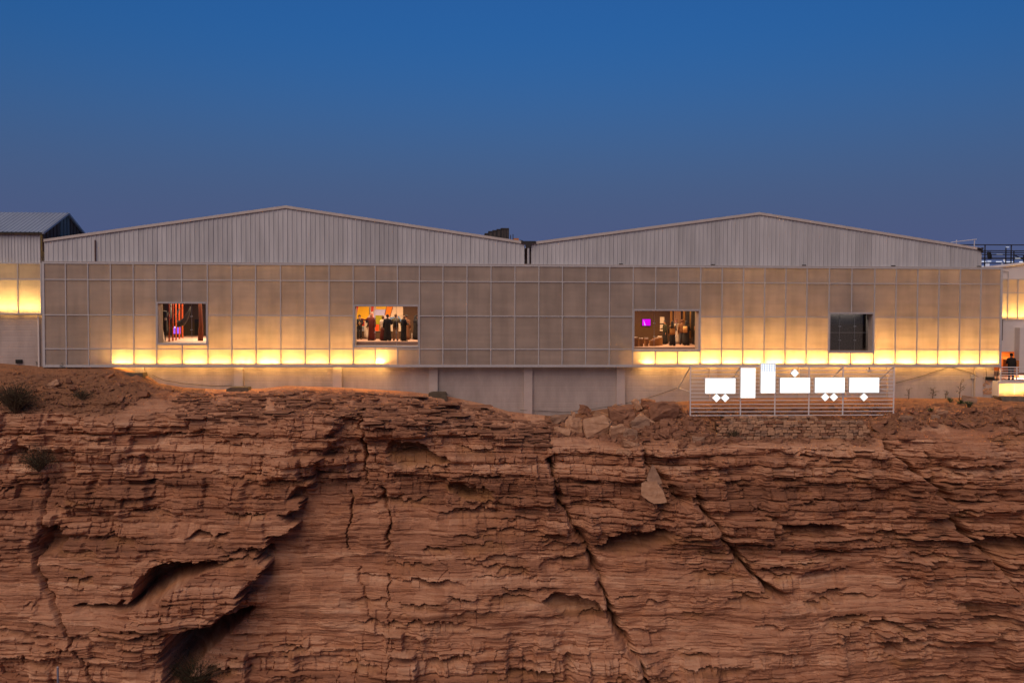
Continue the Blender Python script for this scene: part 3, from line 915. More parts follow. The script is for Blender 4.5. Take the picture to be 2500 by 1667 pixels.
# rooms behind the windows
room_dark = mat('gallery_wall_dark', (0.085, 0.056, 0.036), 0.9, 0.1, 0.6)
room_floor = mat('gallery_floor', (0.46, 0.29, 0.235), 0.5, 0.05, 0.8)
room_brown = mat('gallery_wall_brown', (0.10, 0.058, 0.034), 0.9, 0.1, 0.6)
room_pale = mat('gallery_wall_pale', (0.50, 0.38, 0.27), 0.9, 0.06, 0.6)
ROOM = {}
for key, (xa, xb_, depth, fz, ceil, mw_, power, col) in {
        'a': (-27.0, -12.0, 20.0, 1.38, 4.9, room_dark, 760, (1.0, 0.66, 0.38)),
        'b': (-8.6, 0.4, 7.0, 1.46, 4.6, room_brown, 240, (1.0, 0.64, 0.36)),
        'c': (8.0, 19.5, 8.5, 1.12, 4.4, room_brown, 270, (1.0, 0.58, 0.28)),
        'd': (22.5, 29.0, 4.0, 0.95, 4.2, room_dark, 4.0, (0.9, 0.85, 0.8))}.items():
    ya, yb = WALL_Y+0.205, WALL_Y+0.205+depth
    ROOM[key] = (xa, xb_, ya, yb, fz, ceil)
    obj('room_floor', MB().box(xa, xb_, ya, yb, fz-0.2, fz), room_floor, hall)
    obj('room_ceiling', MB().box(xa, xb_, ya, yb, ceil, ceil+0.1), mw_, hall)
    obj('room_wall', MB().box(xa, xb_, yb, yb+0.15, fz-0.2, ceil+0.1), mw_, hall)
    obj('room_wall', MB().box(xa-0.15, xa, ya, yb, fz-0.2, ceil+0.1), mw_, hall)
    obj('room_wall', MB().box(xb_, xb_+0.15, ya, yb, fz-0.2, ceil+0.1), mw_, hall)
    w = WIN[key]
    mx_ = (CX[w[0]]+CX[w[1]])/2
    L_ = bpy.data.lights.new('gallery_light', 'AREA')
    L_.shape = 'RECTANGLE'
    L_.size, L_.size_y = min(6.0, xb_-xa-1), depth*0.55
    L_.energy = power
    L_.color = col
    lo = bpy.data.objects.new('gallery_light', L_)
    COL.objects.link(lo)
    lo.location = (mx_, ya+depth*0.45, ceil-0.06)
    if key == 'd':                                     # unseen slim light added behind the pane to brighten the dark screen
        L_.size, L_.size_y = 2.2, 0.12
        lo.location = (mx_, ya+0.16, WIN['d'][3]+0.25)

# strip lights standing at the foot of the translucent skin (one per lit bay)
GLOW = (1.0, 0.59, 0.165)


def strip(x0, x1, z, y, energy, parent_note=None, up=True, width=0.07, tilt=16):
    L_ = bpy.data.lights.new('facade_strip_light', 'AREA')
    L_.shape = 'RECTANGLE'
    L_.size, L_.size_y = (x1-x0)*0.80, width
    L_.energy = energy
    L_.color = GLOW
    L_.spread = R(165)
    o = bpy.data.objects.new('facade_strip_light', L_)
    COL.objects.link(o)
    o.location = ((x0+x1)/2, y, z)
    o.rotation_euler = (math.pi-R(tilt), 0, 0) if up else (0, 0, 0)
    return o


rl = random.Random(9)
for i in range(len(CX)-1):
    if 3 <= i <= 14 or i >= 25:
        k_ = rl.uniform(0.8, 1.2)
        x0, x1 = CX[i], CX[i+1]
        if i == 14:
            x1 = (x0*0.6+x1*0.4)
        if i == 25:
            x0 = x0*0.6+x1*0.4
        pool = 1.0+0.22*math.sin(i*0.9+0.5)+0.12*math.sin(i*2.3)
        strip(x0, x1, ROWZ[4]+0.07, 0.135, 37*k_*pool*(1.35 if i >= 28 else 1.0))
        strip(x0, x1, ROWZ[4]+0.05, 0.36, 4.5*k_, up=False)

# ================================================================== STRUCTURE: the neighbouring wing on the left
WL = P(104, 765, y=0)[0]
wing = thing('side_wing', 'low wing left of the hall with blue metal pitched roof and two brightly lit panels', 'building', (WL-4, 0, -0.3))
wc = [-185, -128, -70, -13, 44.4, 101.5]
wx = [P(c, 700, y=0)[0] for c in wc]
wz = [P(60, v, y=0)[2] for v in (643, 682, 766)]
for i in range(len(wx)-1):
    for r in range(2):
        add_panel(wx[i]+g_, wx[i+1]-g_, wz[r+1]+g_, wz[r]-g_, wing, 'panel_clear')
    strip(wx[i], wx[i+1], wz[2]+0.06, 0.30, 30)
    strip(wx[i], wx[i+1], wz[2]+0.04, 0.25, 1.2, up=False)
for x in wx[:-1]:
    obj('mullion', MB().box(x-mw, x+mw, -0.06, 0.05, wz[2], wz[0]), M['mullion'], wing)
obj('mullion', MB().box(wx[-1]-0.05, wx[-1]+0.02, -0.06, 0.05, wz[2], wz[0]), M['mullion'], wing)
for z in wz:
    obj('rail', MB().box(wx[0]-0.05, wx[-1]+0.02, -0.053, 0.045, z-0.04, z+0.04), M['mullion'], wing)
E = P(106, 567.5, y=0.0)
eave_x, eave_z = E[0], E[2]
rid = P(165, 520, y=3.7)[2]


def corrugated(x0, x1, z0, z1, y, n, name, m, parent, sheets):
    for s in range(sheets):
        a = x0+(x1-x0)*s/sheets
        st = (x1-x0)/sheets/n
        prof = []
        for q in range(n):
            x = a+q*st
            prof += [(x+0.002, y), (x+st*0.6, y), (x+st*0.7, y-0.032), (x+st*0.88, y-0.032), (x+st*0.985, y)]
        vs = [(x, yy, z0) for x, yy in prof] + [(x, yy, z1) for x, yy in prof]
        k = len(prof)
        obj(name, MB().add(vs, [(i, i+1, k+i+1, k+i) for i in range(k-1)]), m, parent)


corrugated(wx[0], wx[-1]-0.1, wz[0]+0.05, eave_z-0.05, 0.16, 4, 'cladding_sheet', M['sheet'], wing, 9)
corrugated(wx[0], wx[-1]-0.1, wz[2]-0.02, wz[0]+0.05, 0.70, 4, 'cavity_sheet', M['sheet'], wing, 9)
obj('wing_wall', MB().box(wx[0]-0.3, wx[-1]-0.06, 0.32, 0.75, -2, wz[2]-0.10), M['plaster'], wing)
obj('wing_core', MB().box(wx[0]-0.3, wx[-1]-0.12, 0.76, 7.2, -2, eave_z-0.1), M['sheet_b'], wing)
obj('corner_pipe', MB().tube([(WL-0.35, 0.22, wz[2]-0.12), (WL-0.35, 0.22, -0.4)], 0.06, 8), M['white_wall'], wing)
obj('eave_trim', MB().box(wx[0]-0.3, eave_x-0.02, -0.12, 0.20, eave_z-0.10, eave_z-0.02), M['dark'], wing)
rf = MB()
xx = eave_x
while xx > wx[0]-0.4:                                   # trapezoid ribs running up the slope
    for (xa_, xb2, h0, h1) in ((xx-0.20, xx-0.02, 0, 0), (xx-0.02, xx, 0, 0.045), (xx-0.25, xx-0.20, 0.045, 0), (xx-0.27, xx-0.25, 0.045, 0.045)):
        rf.add([(xa_, -0.14, eave_z+h0), (xb2, -0.14, eave_z+h1), (xb2, 3.7, rid+h1), (xa_, 3.7, rid+h0)], [(0, 1, 2, 3)])
        rf.add([(xa_, 7.54, eave_z+h0), (xb2, 7.54, eave_z+h1), (xb2, 3.7, rid+h1), (xa_, 3.7, rid+h0)], [(0, 1, 2, 3)])
    xx -= 0.27
obj('pitched_roof', rf, M['roof'], wing)
rk = MB()
for ya_, yb_ in ((-0.14, 3.7), (7.54, 3.7)):
    rk.tube([(eave_x+0.03, ya_, eave_z-0.05), (eave_x+0.03, yb_, rid-0.05)], 0.09, 4)
obj('rake_trim', rk, M['roof'], wing)
teal = mat('weathered_teal_sheet', (0.13, 0.16, 0.17), 0.7, 0.1, 3)
bronze = mat('bronze_sheet', (0.09, 0.055, 0.045), 0.7, 0.15, 3)
for i in range(14):
    y0_, y1_ = 0.1+i*0.52, 0.1+i*0.52+0.40
    h = lambda y: eave_z-0.12 + (rid-eave_z)*(1-abs(y-3.7)/3.84)
    mb = MB().add([(eave_x-0.12, y0_, eave_z-1.2), (eave_x-0.12, y1_, eave_z-1.2), (eave_x-0.12, y1_, h(y1_)), (eave_x-0.12, y0_, h(y0_)),
                   (eave_x-0.06, y0_+0.03, eave_z-1.2), (eave_x-0.06, y1_-0.03, eave_z-1.2), (eave_x-0.06, y1_-0.03, h(y1_)-0.01), (eave_x-0.06, y0_+0.03, h(y0_)-0.01)],
                  [(4, 5, 6, 7), (0, 4, 7, 3), (1, 2, 6, 5)])
    obj('gable_sheet', mb, teal if 4 < i < 8 else bronze, wing)
p = P(47, 882, y=0.3)
obj('vent_box', MB().box(p[0]-0.19, p[0]+0.19, 0.20, 0.318, p[2]-0.11, p[2]+0.11), M['black'], wing)

# ================================================================== STRUCTURE: the white annex on the right
AX = P(2446, 800, y=5)[0]
annex = thing('white_annex', 'white plastered annex at the right end with a curved parapet and raised lit terrace', 'building', (AX+2, 4, -1.2))
zq = lambda px, py, y: P(px, py, y=y)[2]
az = [zq(2475, v, 5.0) for v in (682, 715, 780)]
curve = [(AX-1.2, az[0])] + [(AX+24, az[0])]
top = []
for i in range(13):
    t = i/12
    px = 2380 + 560*t
    py = 661 - 22*t - 26*math.sin(min(t*1.5, 1)*math.pi/2)
    q = P(px, py, y=5.05)
    top.append((q[0], q[2]))
obj('parapet', MB().prism([(top[0][0], az[0]+0.03)] + [(top[-1][0], az[0]+0.03)] + top[::-1], 5.05, 12), M['white_wall'], annex)
cop = MB()
cop.tube([(a, 4.98, b+0.02) for a, b in top], 0.10, 6)
obj('coping', cop, M['white_wall'], annex)
q = [P(2444, 660, y=5)[0], P(2461, 660, y=5)[0]]
obj('wall_pipe', MB().tube([(q[0], 4.95, zq(2450, 661.5, 5)), (q[1]-0.1, 4.95, zq(2450, 661.5, 5)), (q[1], 4.95, zq(2450, 664, 5)), (q[1], 4.95, az[0])], 0.03, 6), M['frame'], annex)
ax = [P(v, 720, y=4.9)[0] for v in (2436, 2460, 2484.5, 2509, 2534, 2559, 2584, 2610)]
for i in range(len(ax)-1):
    for r in range(2):
        mb = MB().add([(ax[i]+g_, 4.9, az[r+1]+g_), (ax[i+1]-g_, 4.9, az[r+1]+g_), (ax[i+1]-g_, 4.9, az[r]-g_), (ax[i]+g_, 4.9, az[r]-g_)], [(0, 1, 2, 3)])
        obj('panel', mb, M['panel'], annex)
    strip(ax[i], ax[i+1], az[2]+0.06, 5.1, 13)
for x in ax:
    obj('mullion', MB().box(x-0.025, x+0.025, 4.85, 4.95, az[2], az[0]), M['mullion'], annex)
for z in az:
    obj('rail', MB().box(ax[0], ax[-1], 4.855, 4.945, z-0.03, z+0.03), M['mullion'], annex)
zs = zq(2470, 858, 5.3)
obj('upper_wall', MB().box(AX-1.4, AX+22, 5.5, 12, zs, az[0]), M['white_wall'], annex)
obj('wall_face', MB().box(AX-1.4, AX+22, 4.92, 5.49, zs, az[2]-0.04), M['white_wall'], annex)
xp = P(2489, 850, y=4.3)[0]
TZ = zq(2470, 930, 0.4)
obj('pillar', MB().box(xp, xp+1.6, 4.3, 4.915, TZ, zq(2489, 800, 4.3)), M['white_wall'], annex)
ochre_wall = mat('ochre_wall', (0.50, 0.17, 0.04), 0.8, 0.08, 1)
obj('back_wall', MB().box(AX-2, AX+22, 9.5, 9.7, TZ, zs), ochre_wall, annex)
obj('step_block', MB().box(P(2481, 890, y=4)[0], P(2492, 890, y=4)[0], 4.2, 5.6, TZ, zq(2485, 880, 4)), ochre_wall, annex)
obj('counter', MB().box(AX-1.4, P(2464, 880, y=6.5)[0], 6.5, 6.7, TZ, zq(2450, 873, 6.5)), ochre_wall, annex)
tx0 = P(2441, 930, y=-0.1)[0]
obj('terrace_slab', MB().box(tx0, AX+22, -0.08, 9.4, TZ-0.14, TZ), M['white_wall'], annex)
bz = zq(2470, 966, -0.1)
nb = 0
bx_ = tx0
for w_ in (1.05, 1.15, 1.15, 1.15, 1.15, 1.15):
    add_panel(bx_+0.012, bx_+w_-0.012, bz, TZ-0.15, annex, 'panel', -0.05)
    strip(bx_, bx_+w_, bz+0.07, 0.30, 14+nb*12)
    bx_ += w_
    nb = 1
obj('base_wall', MB().box(tx0, AX+22, 0.55, 0.75, bz-1.5, TZ-0.145), M['white_wall'], annex)
obj('base_return', MB().box(tx0-0.08, tx0-0.004, -0.06, 0.75, bz-0.1, TZ), M['white_wall'], annex)
obj('base_kerb', MB().prism([(tx0-0.1, bz-0.05), (tx0+0.4, bz-0.95), (AX+22, bz-1.2), (AX+22, bz-0.02), (tx0-0.1, bz-0.02)], -0.35, 0.54), M['concrete'], annex)
# patch of broken render and the low vent beside it
L2 = bpy.data.lights.new('soffit_light', 'AREA'); L2.size = 3; L2.energy = 130; L2.color = (1.0, 0.55, 0.22)
lo = bpy.data.objects.new('soffit_light', L2); COL.objects.link(lo); lo.location = (AX+2.0, 7.4, zs-0.05)
L3 = bpy.data.lights.new('terrace_light', 'AREA'); L3.size = 0.6; L3.energy = 150; L3.color = (1.0, 0.60, 0.34)
lo = bpy.data.objects.new('terrace_light', L3); COL.objects.link(lo); lo.location = (xp-0.9, 2.6, TZ+0.12); lo.rotation_euler = (math.pi*0.72, 0, 0)

rail_ = thing('terrace_railing', 'white metal guard rail along the lit terrace edge', 'railing', (tx0+2, 0.02, TZ))
rz0, rz1 = TZ+0.02, zq(2465, 896.5, 0.02)
for i in range(6):
    z = rz0+0.06 + (rz1-rz0-0.06)*i/5
    obj('bar', MB().tube([(tx0+0.03, 0.02, z), (tx0+7, 0.02, z)], 0.028 if i < 5 else 0.04, 6), M['white_wall'], rail_)
for px in (2443, 2482.5, 2522, 2562, 2602):
    x = P(px, 900, y=0.02)[0]
    obj('post', MB().box(x-0.035, x+0.035, -0.02, 0.06, TZ, rz1+0.01), M['white_wall'], rail_)

# scaffold and lit strips far behind the annex
sc_ = thing('rooftop_scaffold', 'dark tubular scaffold frame against the sky above the white annex', 'scaffold', (P(2450, 650, y=16)[0], 16, 4.0))
for py in (598, 612.5, 617, 622.5, 629, 632.5, 643):
    a, b = P(2340 if py == 598 else 2390, py-0.5, y=16), P(2640, py+1, y=16)
    obj('ledger', MB().tube([a, b], 0.045, 6), M['dark'], sc_)
for px, pt in ((2405, 598), (2456, 604), (2469, 598), (2475.5, 612), (2499, 622), (2530, 598), (2560, 604)):
    a, b = P(px, pt, y=16.1), P(px, 672, y=16.1)
    obj('upright', MB().tube([a, (a[0], 16.1, b[2])], 0.05, 6), M['dark'], sc_)
a, b = P(2474, 622, y=16.05), P(2477, 629, y=16.05)
obj('brace', MB().tube([a, (a[0]+2.2, 16.05, a[2]-0.9)], 0.04, 6), M['dark'], sc_)
tb = MB()
rr = random.Random(4)
for i in range(14):
    q = P(2416+rr.uniform(-3.5, 3.5), 619+rr.uniform(-5, 6), y=16.0)
    tb.tube([q, (q[0]+rr.uniform(-.1, .1), 16, q[2]-rr.uniform(.1, .3))], rr.uniform(0.05, 0.12), 6)
obj('hanging_net', tb, M['black'], sc_)
cool = emit('cool_white_light', (0.86, 0.88, 1.0), 0.34)
lamp = MB()
for px0, px1, py, hh in ((2397, 2408, 638.5, 1.1), (2412, 2420, 638, 0.9), (2433, 2446, 638.8, 0.9), (2453, 2474, 639.2, 0.9), (2480, 2494, 630.5, 0.8), (2490, 2560, 639.5, 1.2), (2457, 2464, 603.5, .5), (2434, 2448, 621, .4)):
    a, b = P(px0, py, y=17), P(px1, py, y=17)
    lamp = MB().box(a[0], b[0], 17, 17.1, a[2]-hh*0.03, a[2]+hh*0.03)
    obj('light_strip', lamp, cool, sc_)
lit = emit('pale_lit_window', (0.80, 0.76, 0.90), 0.20)
for px0, px1, p0, p1 in ((2398, 2404, 649, 656), (2405, 2409.5, 641, 656), (2411.5, 2416, 641, 656), (2446, 2449, 641, 650), (2451, 2455, 633, 638)):
    a, b = P(px0, p1, y=18), P(px1, p0, y=18)
    obj('lit_panel', MB().box(a[0], b[0], 18, 18.1, a[2], b[2]), lit, sc_)

# ================================================================== OBJECTS on the roof
cu_loc = P(1207, 596, y=6)
cu = thing('rooftop_cooling_unit', 'dark stepped finned cooling unit behind the left gable near the roof valley', 'cooling unit', cu_loc)
fin = mat('fin_metal', (0.085, 0.065, 0.06), 0.7, 0.2, 6)
for a, b, t in ((1172, 1183, 575), (1183, 1192, 569.5), (1192, 1202, 564.5), (1202, 1212, 562), (1212, 1222, 559.5), (1222, 1243, 557)):
    x0, x1 = P(a, t, y=6)[0], P(b, t, y=6)[0]
    z1 = P(a, t, y=6)[2]
    md = obj('module', MB().box(x0+0.01, x1-0.01, 6, 7.6, cu_loc[2]-0.6, z1), fin, cu)
    n = max(2, int((x1-x0)/0.13))
    fm = MB()
    for i in range(n):
        x = x0+0.03+(x1-x0-0.06)*i/(n-1)
        fm.box(x-0.022, x+0.022, 5.93, 5.998, cu_loc[2]-0.6, z1-0.05)
    for zz in (z1-0.03, z1-0.75):
        fm.box(x0+0.01, x1-0.01, 5.92, 5.929, zz-0.03, zz+0.03)
    obj('fins', fm, M['dark'], md)
rp_ = thing('roof_pipework', 'orange drum with black pipes and two rods beside the dark cooling unit', 'pipework', P(1262, 592, y=6))
for px, t in ((1246.5, 574), (1252.5, 572)):
    a = P(px, t, y=6)
    obj('rod', MB().tube([a, (a[0], 6, a[2]-0.9)], 0.03, 6), M['dark'], rp_)
a = P(1260, 587, y=6)
obj('drum', MB().tube([(a[0]-0.18, 6, a[2]), (a[0]+0.18, 6, a[2])], 0.15, 12), mat('orange_plastic', (0.42, 0.14, 0.04), 0.6), rp_)
obj('pipe', MB().tube([P(1266, 589, y=6), P(1271, 587.5, y=6), P(1276, 589, y=6), P(1281, 593, y=6), P(1284, 598, y=6)], 0.045, 8), M['black'], rp_)
rr_ = thing('roof_rail', 'thin pale rail on two short posts above the right gable end', 'rail', P(2350, 600, y=2))
a, b = P(2321, 592, y=2), P(2384, 584.5, y=2)
obj('tube', MB().tube([a, b], 0.03, 6), M['steel'], rr_)
for px, t, bt in ((2335, 586, 600), (2379, 584.5, 607)):
    a, b = P(px, t, y=2.05), P(px, bt, y=2.05)
    obj('post', MB().tube([a, (a[0], 2.05, b[2])], 0.035, 6), M['steel'], rr_)
jb = thing('eave_bracket', 'dark bent gutter bracket hanging at the right end of the gable', 'bracket', P(2396, 608, y=0.1))
obj('arm', MB().tube([P(2387, 606.5, y=0.02), P(2393, 608, y=0.02), P(2400, 606, y=0.02)], 0.07, 6), M['dark'], jb)
obj('stub', MB().tube([P(2396, 608, y=0.03), P(2398.5, 616, y=0.03)], 0.07, 6), M['dark'], jb)

# ================================================================== OBJECT: the illuminated sign
SY = -2.4
sg0, sg1 = P(1685.5, 895, y=SY), P(2182, 1012.5, y=SY)
zt_ = (P(1685, 895, y=SY)[2]+P(2182, 895, y=SY)[2])/2
zb_ = (P(1685, 1014.5, y=SY)[2]+P(2182, 1012, y=SY)[2])/2
sign = thing('illuminated_sign', 'white glowing block lettering sign on a pale bar frame in front of the plinth wall', 'sign', ((sg0[0]+sg1[0])/2, SY, zb_))
white_e = emit('sign_face_light', (1.0, 0.985, 0.96), 0.52)
side_m = mat('sign_box_side', (0.75, 0.75, 0.76), 0.5, 0.04)
for i in range(14):
    z = zt_ + (zb_-zt_)*i/13
    obj('bar', MB().box(sg0[0]+0.03, sg1[0]-0.03, SY-0.02, SY+0.02, z-0.024, z+0.024), M['steel'], sign)
uprights = [1685.5, 1808, 1892, 1975, 2058, 2182]
for px in uprights:
    x = P(px, 950, y=SY)[0]
    obj('upright', MB().box(x-0.032, x+0.032, SY-0.035, SY+0.035, zb_-0.03, zt_+0.03), M['steel'], sign)
zl = P(1653, 946, y=0.7)[2]
for px in (1685.5, 1808, 2058, 2182):
    x = P(px, 950, y=SY)[0]
    obj('strut', MB().tube([(x, SY+0.04, zt_), (x, 0.70, zl)], 0.035, 6), M['steel'], sign)
    obj('strut', MB().tube([(x, SY+0.04, zl-0.02), (x, 0.49, zl-0.02)], 0.02, 6), M['steel'], sign)
sx = lambda u: 1600+u/2.53
sv = lambda v: 480+v/2.53
LY0, LY1 = SY-0.24, SY-0.045
letters = [((308, 1121, 496, 1217), [(378, 1243), (432, 1243)]), ((526, 1058, 620, 1244), []), ((650, 1029, 743, 1214), []), ((770, 1118, 957, 1213), [(862, 1090)]),
           ((985, 1117, 1171, 1212), [(1050, 1238), (1103, 1238)]), ((1198, 1117, 1384, 1211), [(1289, 1238)])]
for (u0, v0, u1, v1), dots in letters:
    a, b = P(sx(u0), sv(v1), y=LY0), P(sx(u1), sv(v0), y=LY0)
    back = MB().box(a[0], b[0], LY0+0.012, LY1, a[2], b[2])
    lt = obj('letter', back, side_m, sign)
    obj('face', MB().box(a[0]+0.012, b[0]-0.012, LY0, LY0+0.0115, a[2]+0.012, b[2]-0.012), white_e, lt)
    if u0 == 650:
        gm = MB()
        zt2 = b[2]-0.012
        for i in range(6):
            x = a[0]+0.08+(b[0]-a[0]-0.16)*i/5
            gm.box(x-0.022, x+0.022, LY0-0.004, LY0-0.001, zt2-0.5, zt2)
        for i in range(4):
            gm.box(a[0]+0.02, b[0]-0.02, LY0-0.008, LY0-0.005, zt2-0.05-i*0.13-0.022, zt2-0.05-i*0.13+0.022)
        obj('face_grid', gm, emit('pale_blue_lines', (0.55, 0.66, 0.9), 0.27), lt)
    for du, dv in dots:
        c = P(sx(du), sv(dv), y=LY0)
        r_ = 26/2.53/38.8
        dmd = [(c[0], c[2]-r_), (c[0]+r_, c[2]), (c[0], c[2]+r_), (c[0]-r_, c[2])]
        dt = obj('letter_dot', MB().prism(dmd, LY0+0.012, LY1), side_m, sign)
        r2 = r_*0.965
        obj('face', MB().prism([(c[0], c[2]-r2), (c[0]+r2, c[2]), (c[0], c[2]+r2), (c[0]-r2, c[2])], LY0, LY0+0.0115), white_e, dt)

# ================================================================== OBJECTS: stones
def hull(points, name='stone'):
    bm = bmesh.new()
    for q in points:
        bm.verts.new(q)
    bmesh.ops.convex_hull(bm, input=bm.verts)
    lone = [v for v in bm.verts if not v.link_faces]
    bmesh.ops.delete(bm, geom=lone, context='VERTS')
    vs = [tuple(v.co) for v in bm.verts]
    ix = {v: i for i, v in enumerate(bm.verts)}
    fs = [tuple(ix[v] for v in f.verts) for f in bm.faces]
    bm.free()
    return vs, fs


def rock_points(w, d, h, rnd, n=16, boxy=0.75):
    pts = []
    for sx_ in (-1, 1):
        for sy_ in (-1, 1):
            for sz_ in (-1, 1):
                k = 1-rnd.random()*(1-boxy)*1.3
                pts.append((sx_*w/2*(k if rnd.random() < .6 else 1), sy_*d/2*k, sz_*h/2*(k if rnd.random() < .6 else 1)))
    for _ in range(n):
        v = Vector((rnd.gauss(0, 1), rnd.gauss(0, 1), rnd.gauss(0, 1))).normalized()
        pts.append((v.x*w/2*1.08, v.y*d/2*1.08, v.z*h/2*1.08))
    return pts


def stone_mat(name, c, c2):
    return mat(name, c, 0.95, 0.15, 2.2, (1, 1, 2.2), 0.7, 7, col2=c2, spec=0.1)


S_PALE = stone_mat('pale_sandstone', (0.54, 0.32, 0.20), (0.33, 0.17, 0.095))
S_RED = stone_mat('red_sandstone', (0.33, 0.165, 0.10), (0.21, 0.095, 0.055))
S_GREY = stone_mat('grey_sandstone', (0.37, 0.225, 0.15), (0.23, 0.13, 0.085))
BLD = [
    (1462, 1040, 68, 38, -8, S_PALE, 'big wedge shaped pale boulder in the middle of the rubble heap below the plinth'),
    (1405, 1036, 38, 32, 14, S_PALE, 'squarish tan boulder just left of the big wedge boulder'),
    (1371, 1024, 46, 24, -4, S_GREY, 'rounded greyish boulder at the left end of the rubble heap'),
    (1374, 1049, 40, 13, 12, S_PALE, 'flat leaning slab lying below the rounded greyish boulder'),
    (1507, 1054, 40, 27, -14, S_PALE, 'angular block right of the big wedge boulder with a lit left face'),
    (1541, 1060, 32, 22, 3, S_GREY, 'small square block standing low at the front of the rubble heap'),
    (1560, 1034, 42, 28, 6, S_GREY, 'cracked rounded boulder under the tilted slab in the rubble heap'),
    (1577, 1024, 44, 12, 38, S_PALE, 'long narrow slab tilted down to the right on the rubble heap'),
    (1617, 1006, 62, 42, 10, S_RED, 'large reddish boulder at the right end of the rubble heap'),
    (1557, 990, 14, 26, -30, S_PALE, 'upright thin slab leaning at the top of the rubble heap'),
    (1581, 986, 34, 20, 4, S_RED, 'reddish boulder topmost at the rear of the rubble heap'),
    (1429, 1000, 26, 18, 20, S_RED, 'triangular red boulder against the plinth wall'),
    (1400, 1014, 11, 18, 5, S_PALE, 'small upright stone between the greyish and triangular boulders'),
    (1466, 1012, 34, 12, 14, S_PALE, 'thin slab lying flat behind the big wedge boulder'),
    (1518, 1012, 60, 34, -6, S_RED, 'broad earth covered mound stone at the middle rear of the heap'),
    (1500, 994, 16, 12, -25, S_GREY, 'dark little stone at the pilaster foot behind the heap'),
    (1538, 1084, 46, 15, 14, S_PALE, 'flat pale slab resting on bedrock below the rubble heap'),
    (1514, 1101, 22, 13, 10, S_PALE, 'small flat stone beside the lower pale slab'),
    (1528, 1105, 16, 12, 35, S_PALE, 'tiny pointed stone under the lower pale slab'),
    (1594, 1162, 34, 40, 16, S_GREY, 'pointed grey stone standing upright on the leaning block in the gully'),
    (1598, 1202, 56, 42, 10, S_PALE, 'large pale block leaning in the gully under the pointed grey stone'),
    (1704, 1072, 26, 14, 4, S_GREY, 'rounded pale stone left of the retaining wall foot'),
    (1668, 1084, 24, 16, -20, S_RED, 'tilted red stone on the slope left of the retaining wall'),
    (2300, 1005, 30, 13, 4, S_PALE, 'flat pale stone under the spiky plant on the right terrace'),
    (2284, 1018, 22, 14, 12, S_GREY, 'small round stone in front of the flat pale terrace stone'),
    (2209, 1020, 30, 16, 6, S_GREY, 'greyish stone just right of the sign frame corner'),
    (2140, 1040, 26, 18, 0, S_RED, 'reddish stone at the right end of the retaining wall'),
    (2366, 974, 34, 14, 8, S_GREY, 'dark flat rock beside the agave near the plinth wall'),
    (130, 938, 26, 14, -35, S_PALE, 'pale tilted stone alone on the earth slope at far left'),
]
for bi, (px, py, w, h, tilt, mt, lab) in enumerate(BLD):
    rnd = random.Random(100+bi)
    c = surf(px, py+h*0.42)
    sc = (c.y+60)/2280
    W_, H_ = w*sc, h*sc*1.08
    D_ = max(H_*0.9, W_*0.55)
    W_ *= 1.12; H_ *= 1.12
    vs, fs = hull(rock_points(W_, D_, H_, rnd, 14, 0.64))
    poly = {19: [(-.06, .5), (.12, .28), (.40, -.15), (.5, -.42), (-.25, -.5), (-.5, -.2), (-.36, .1)], 20: [(-.5, .48), (.12, .5), (.36, .1), (.5, -.42), (.0, -.5), (-.5, -.12)]}.get(bi)
    if poly:                                          # the two angular blocks in the gully have outlines of their own
        vs, fs = hull([(x*W_, -D_*.36+z*D_*.25, z*H_) for x, z in poly] + [(x*W_*.8+W_*.06, D_*.5, z*H_*.85) for x, z in poly])
        tilt = 0
    me = bpy.data.meshes.new('boulder'); me.from_pydata(vs, [], fs)
    bm = bmesh.new(); bm.from_mesh(me)
    bmesh.ops.triangulate(bm, faces=bm.faces)
    bmesh.ops.subdivide_edges(bm, edges=bm.edges, cuts=3, use_grid_fill=True)
    co = np.array([v.co for v in bm.verts])
    nn_ = 0.07*fbm(co[:, 0]*3+bi, co[:, 2]*5+co[:, 1]*2, 3, 200+bi) + 0.035*fbm(co[:, 0]*9+bi, co[:, 2]*16+co[:, 1]*6, 3, 300+bi)
    cl = np.floor(co[:, 2]/(0.10+0.1*rnd.random()) + 0.4*vn(co[:, 0]*1.5, co[:, 1]*1.5, 7))
    nn_ += (hsh(cl, bi, 17)-0.5)*0.05
    if poly:
        nn_ = nn_*0.35
    bm.normal_update()
    for v, q_ in zip(bm.verts, nn_):
        v.co += v.normal*float(q_)*min(1.0, H_/0.5)
    bm.to_mesh(me); bm.free()
    me.materials.append(mt); me.update()
    o = bpy.data.objects.new('boulder', me); COL.objects.link(o)
    o.location = (c.x, c.y+D_*0.08, c.z+H_*0.40)
    o.rotation_euler = (R(rnd.uniform(-8, 8)), R(tilt), R(rnd.uniform(-18, 18)))
    tag(o, lab, 'boulder', 'loose boulders on the cliff top')

# dry stone retaining wall under the sign: every stone is a part
rw = thing('retaining_wall', 'low dry stone retaining wall of brown rubble courses under the white sign', 'wall', P(1930, 1066, y=-3.3))
core = mat('wall_earth_fill', (0.09, 0.045, 0.025), 0.95, 0.2, 3)
tmpl = []
rs = random.Random(21)
for i in range(14):
    vs, fs = hull(rock_points(1, 1, 1, rs, 6, 0.8))
    me = bpy.data.meshes.new('stone'); me.from_pydata(vs, [], fs); me.materials.append([S_PALE, S_PALE, S_RED, S_GREY][i % 4]); me.update()
    tmpl.append(me)


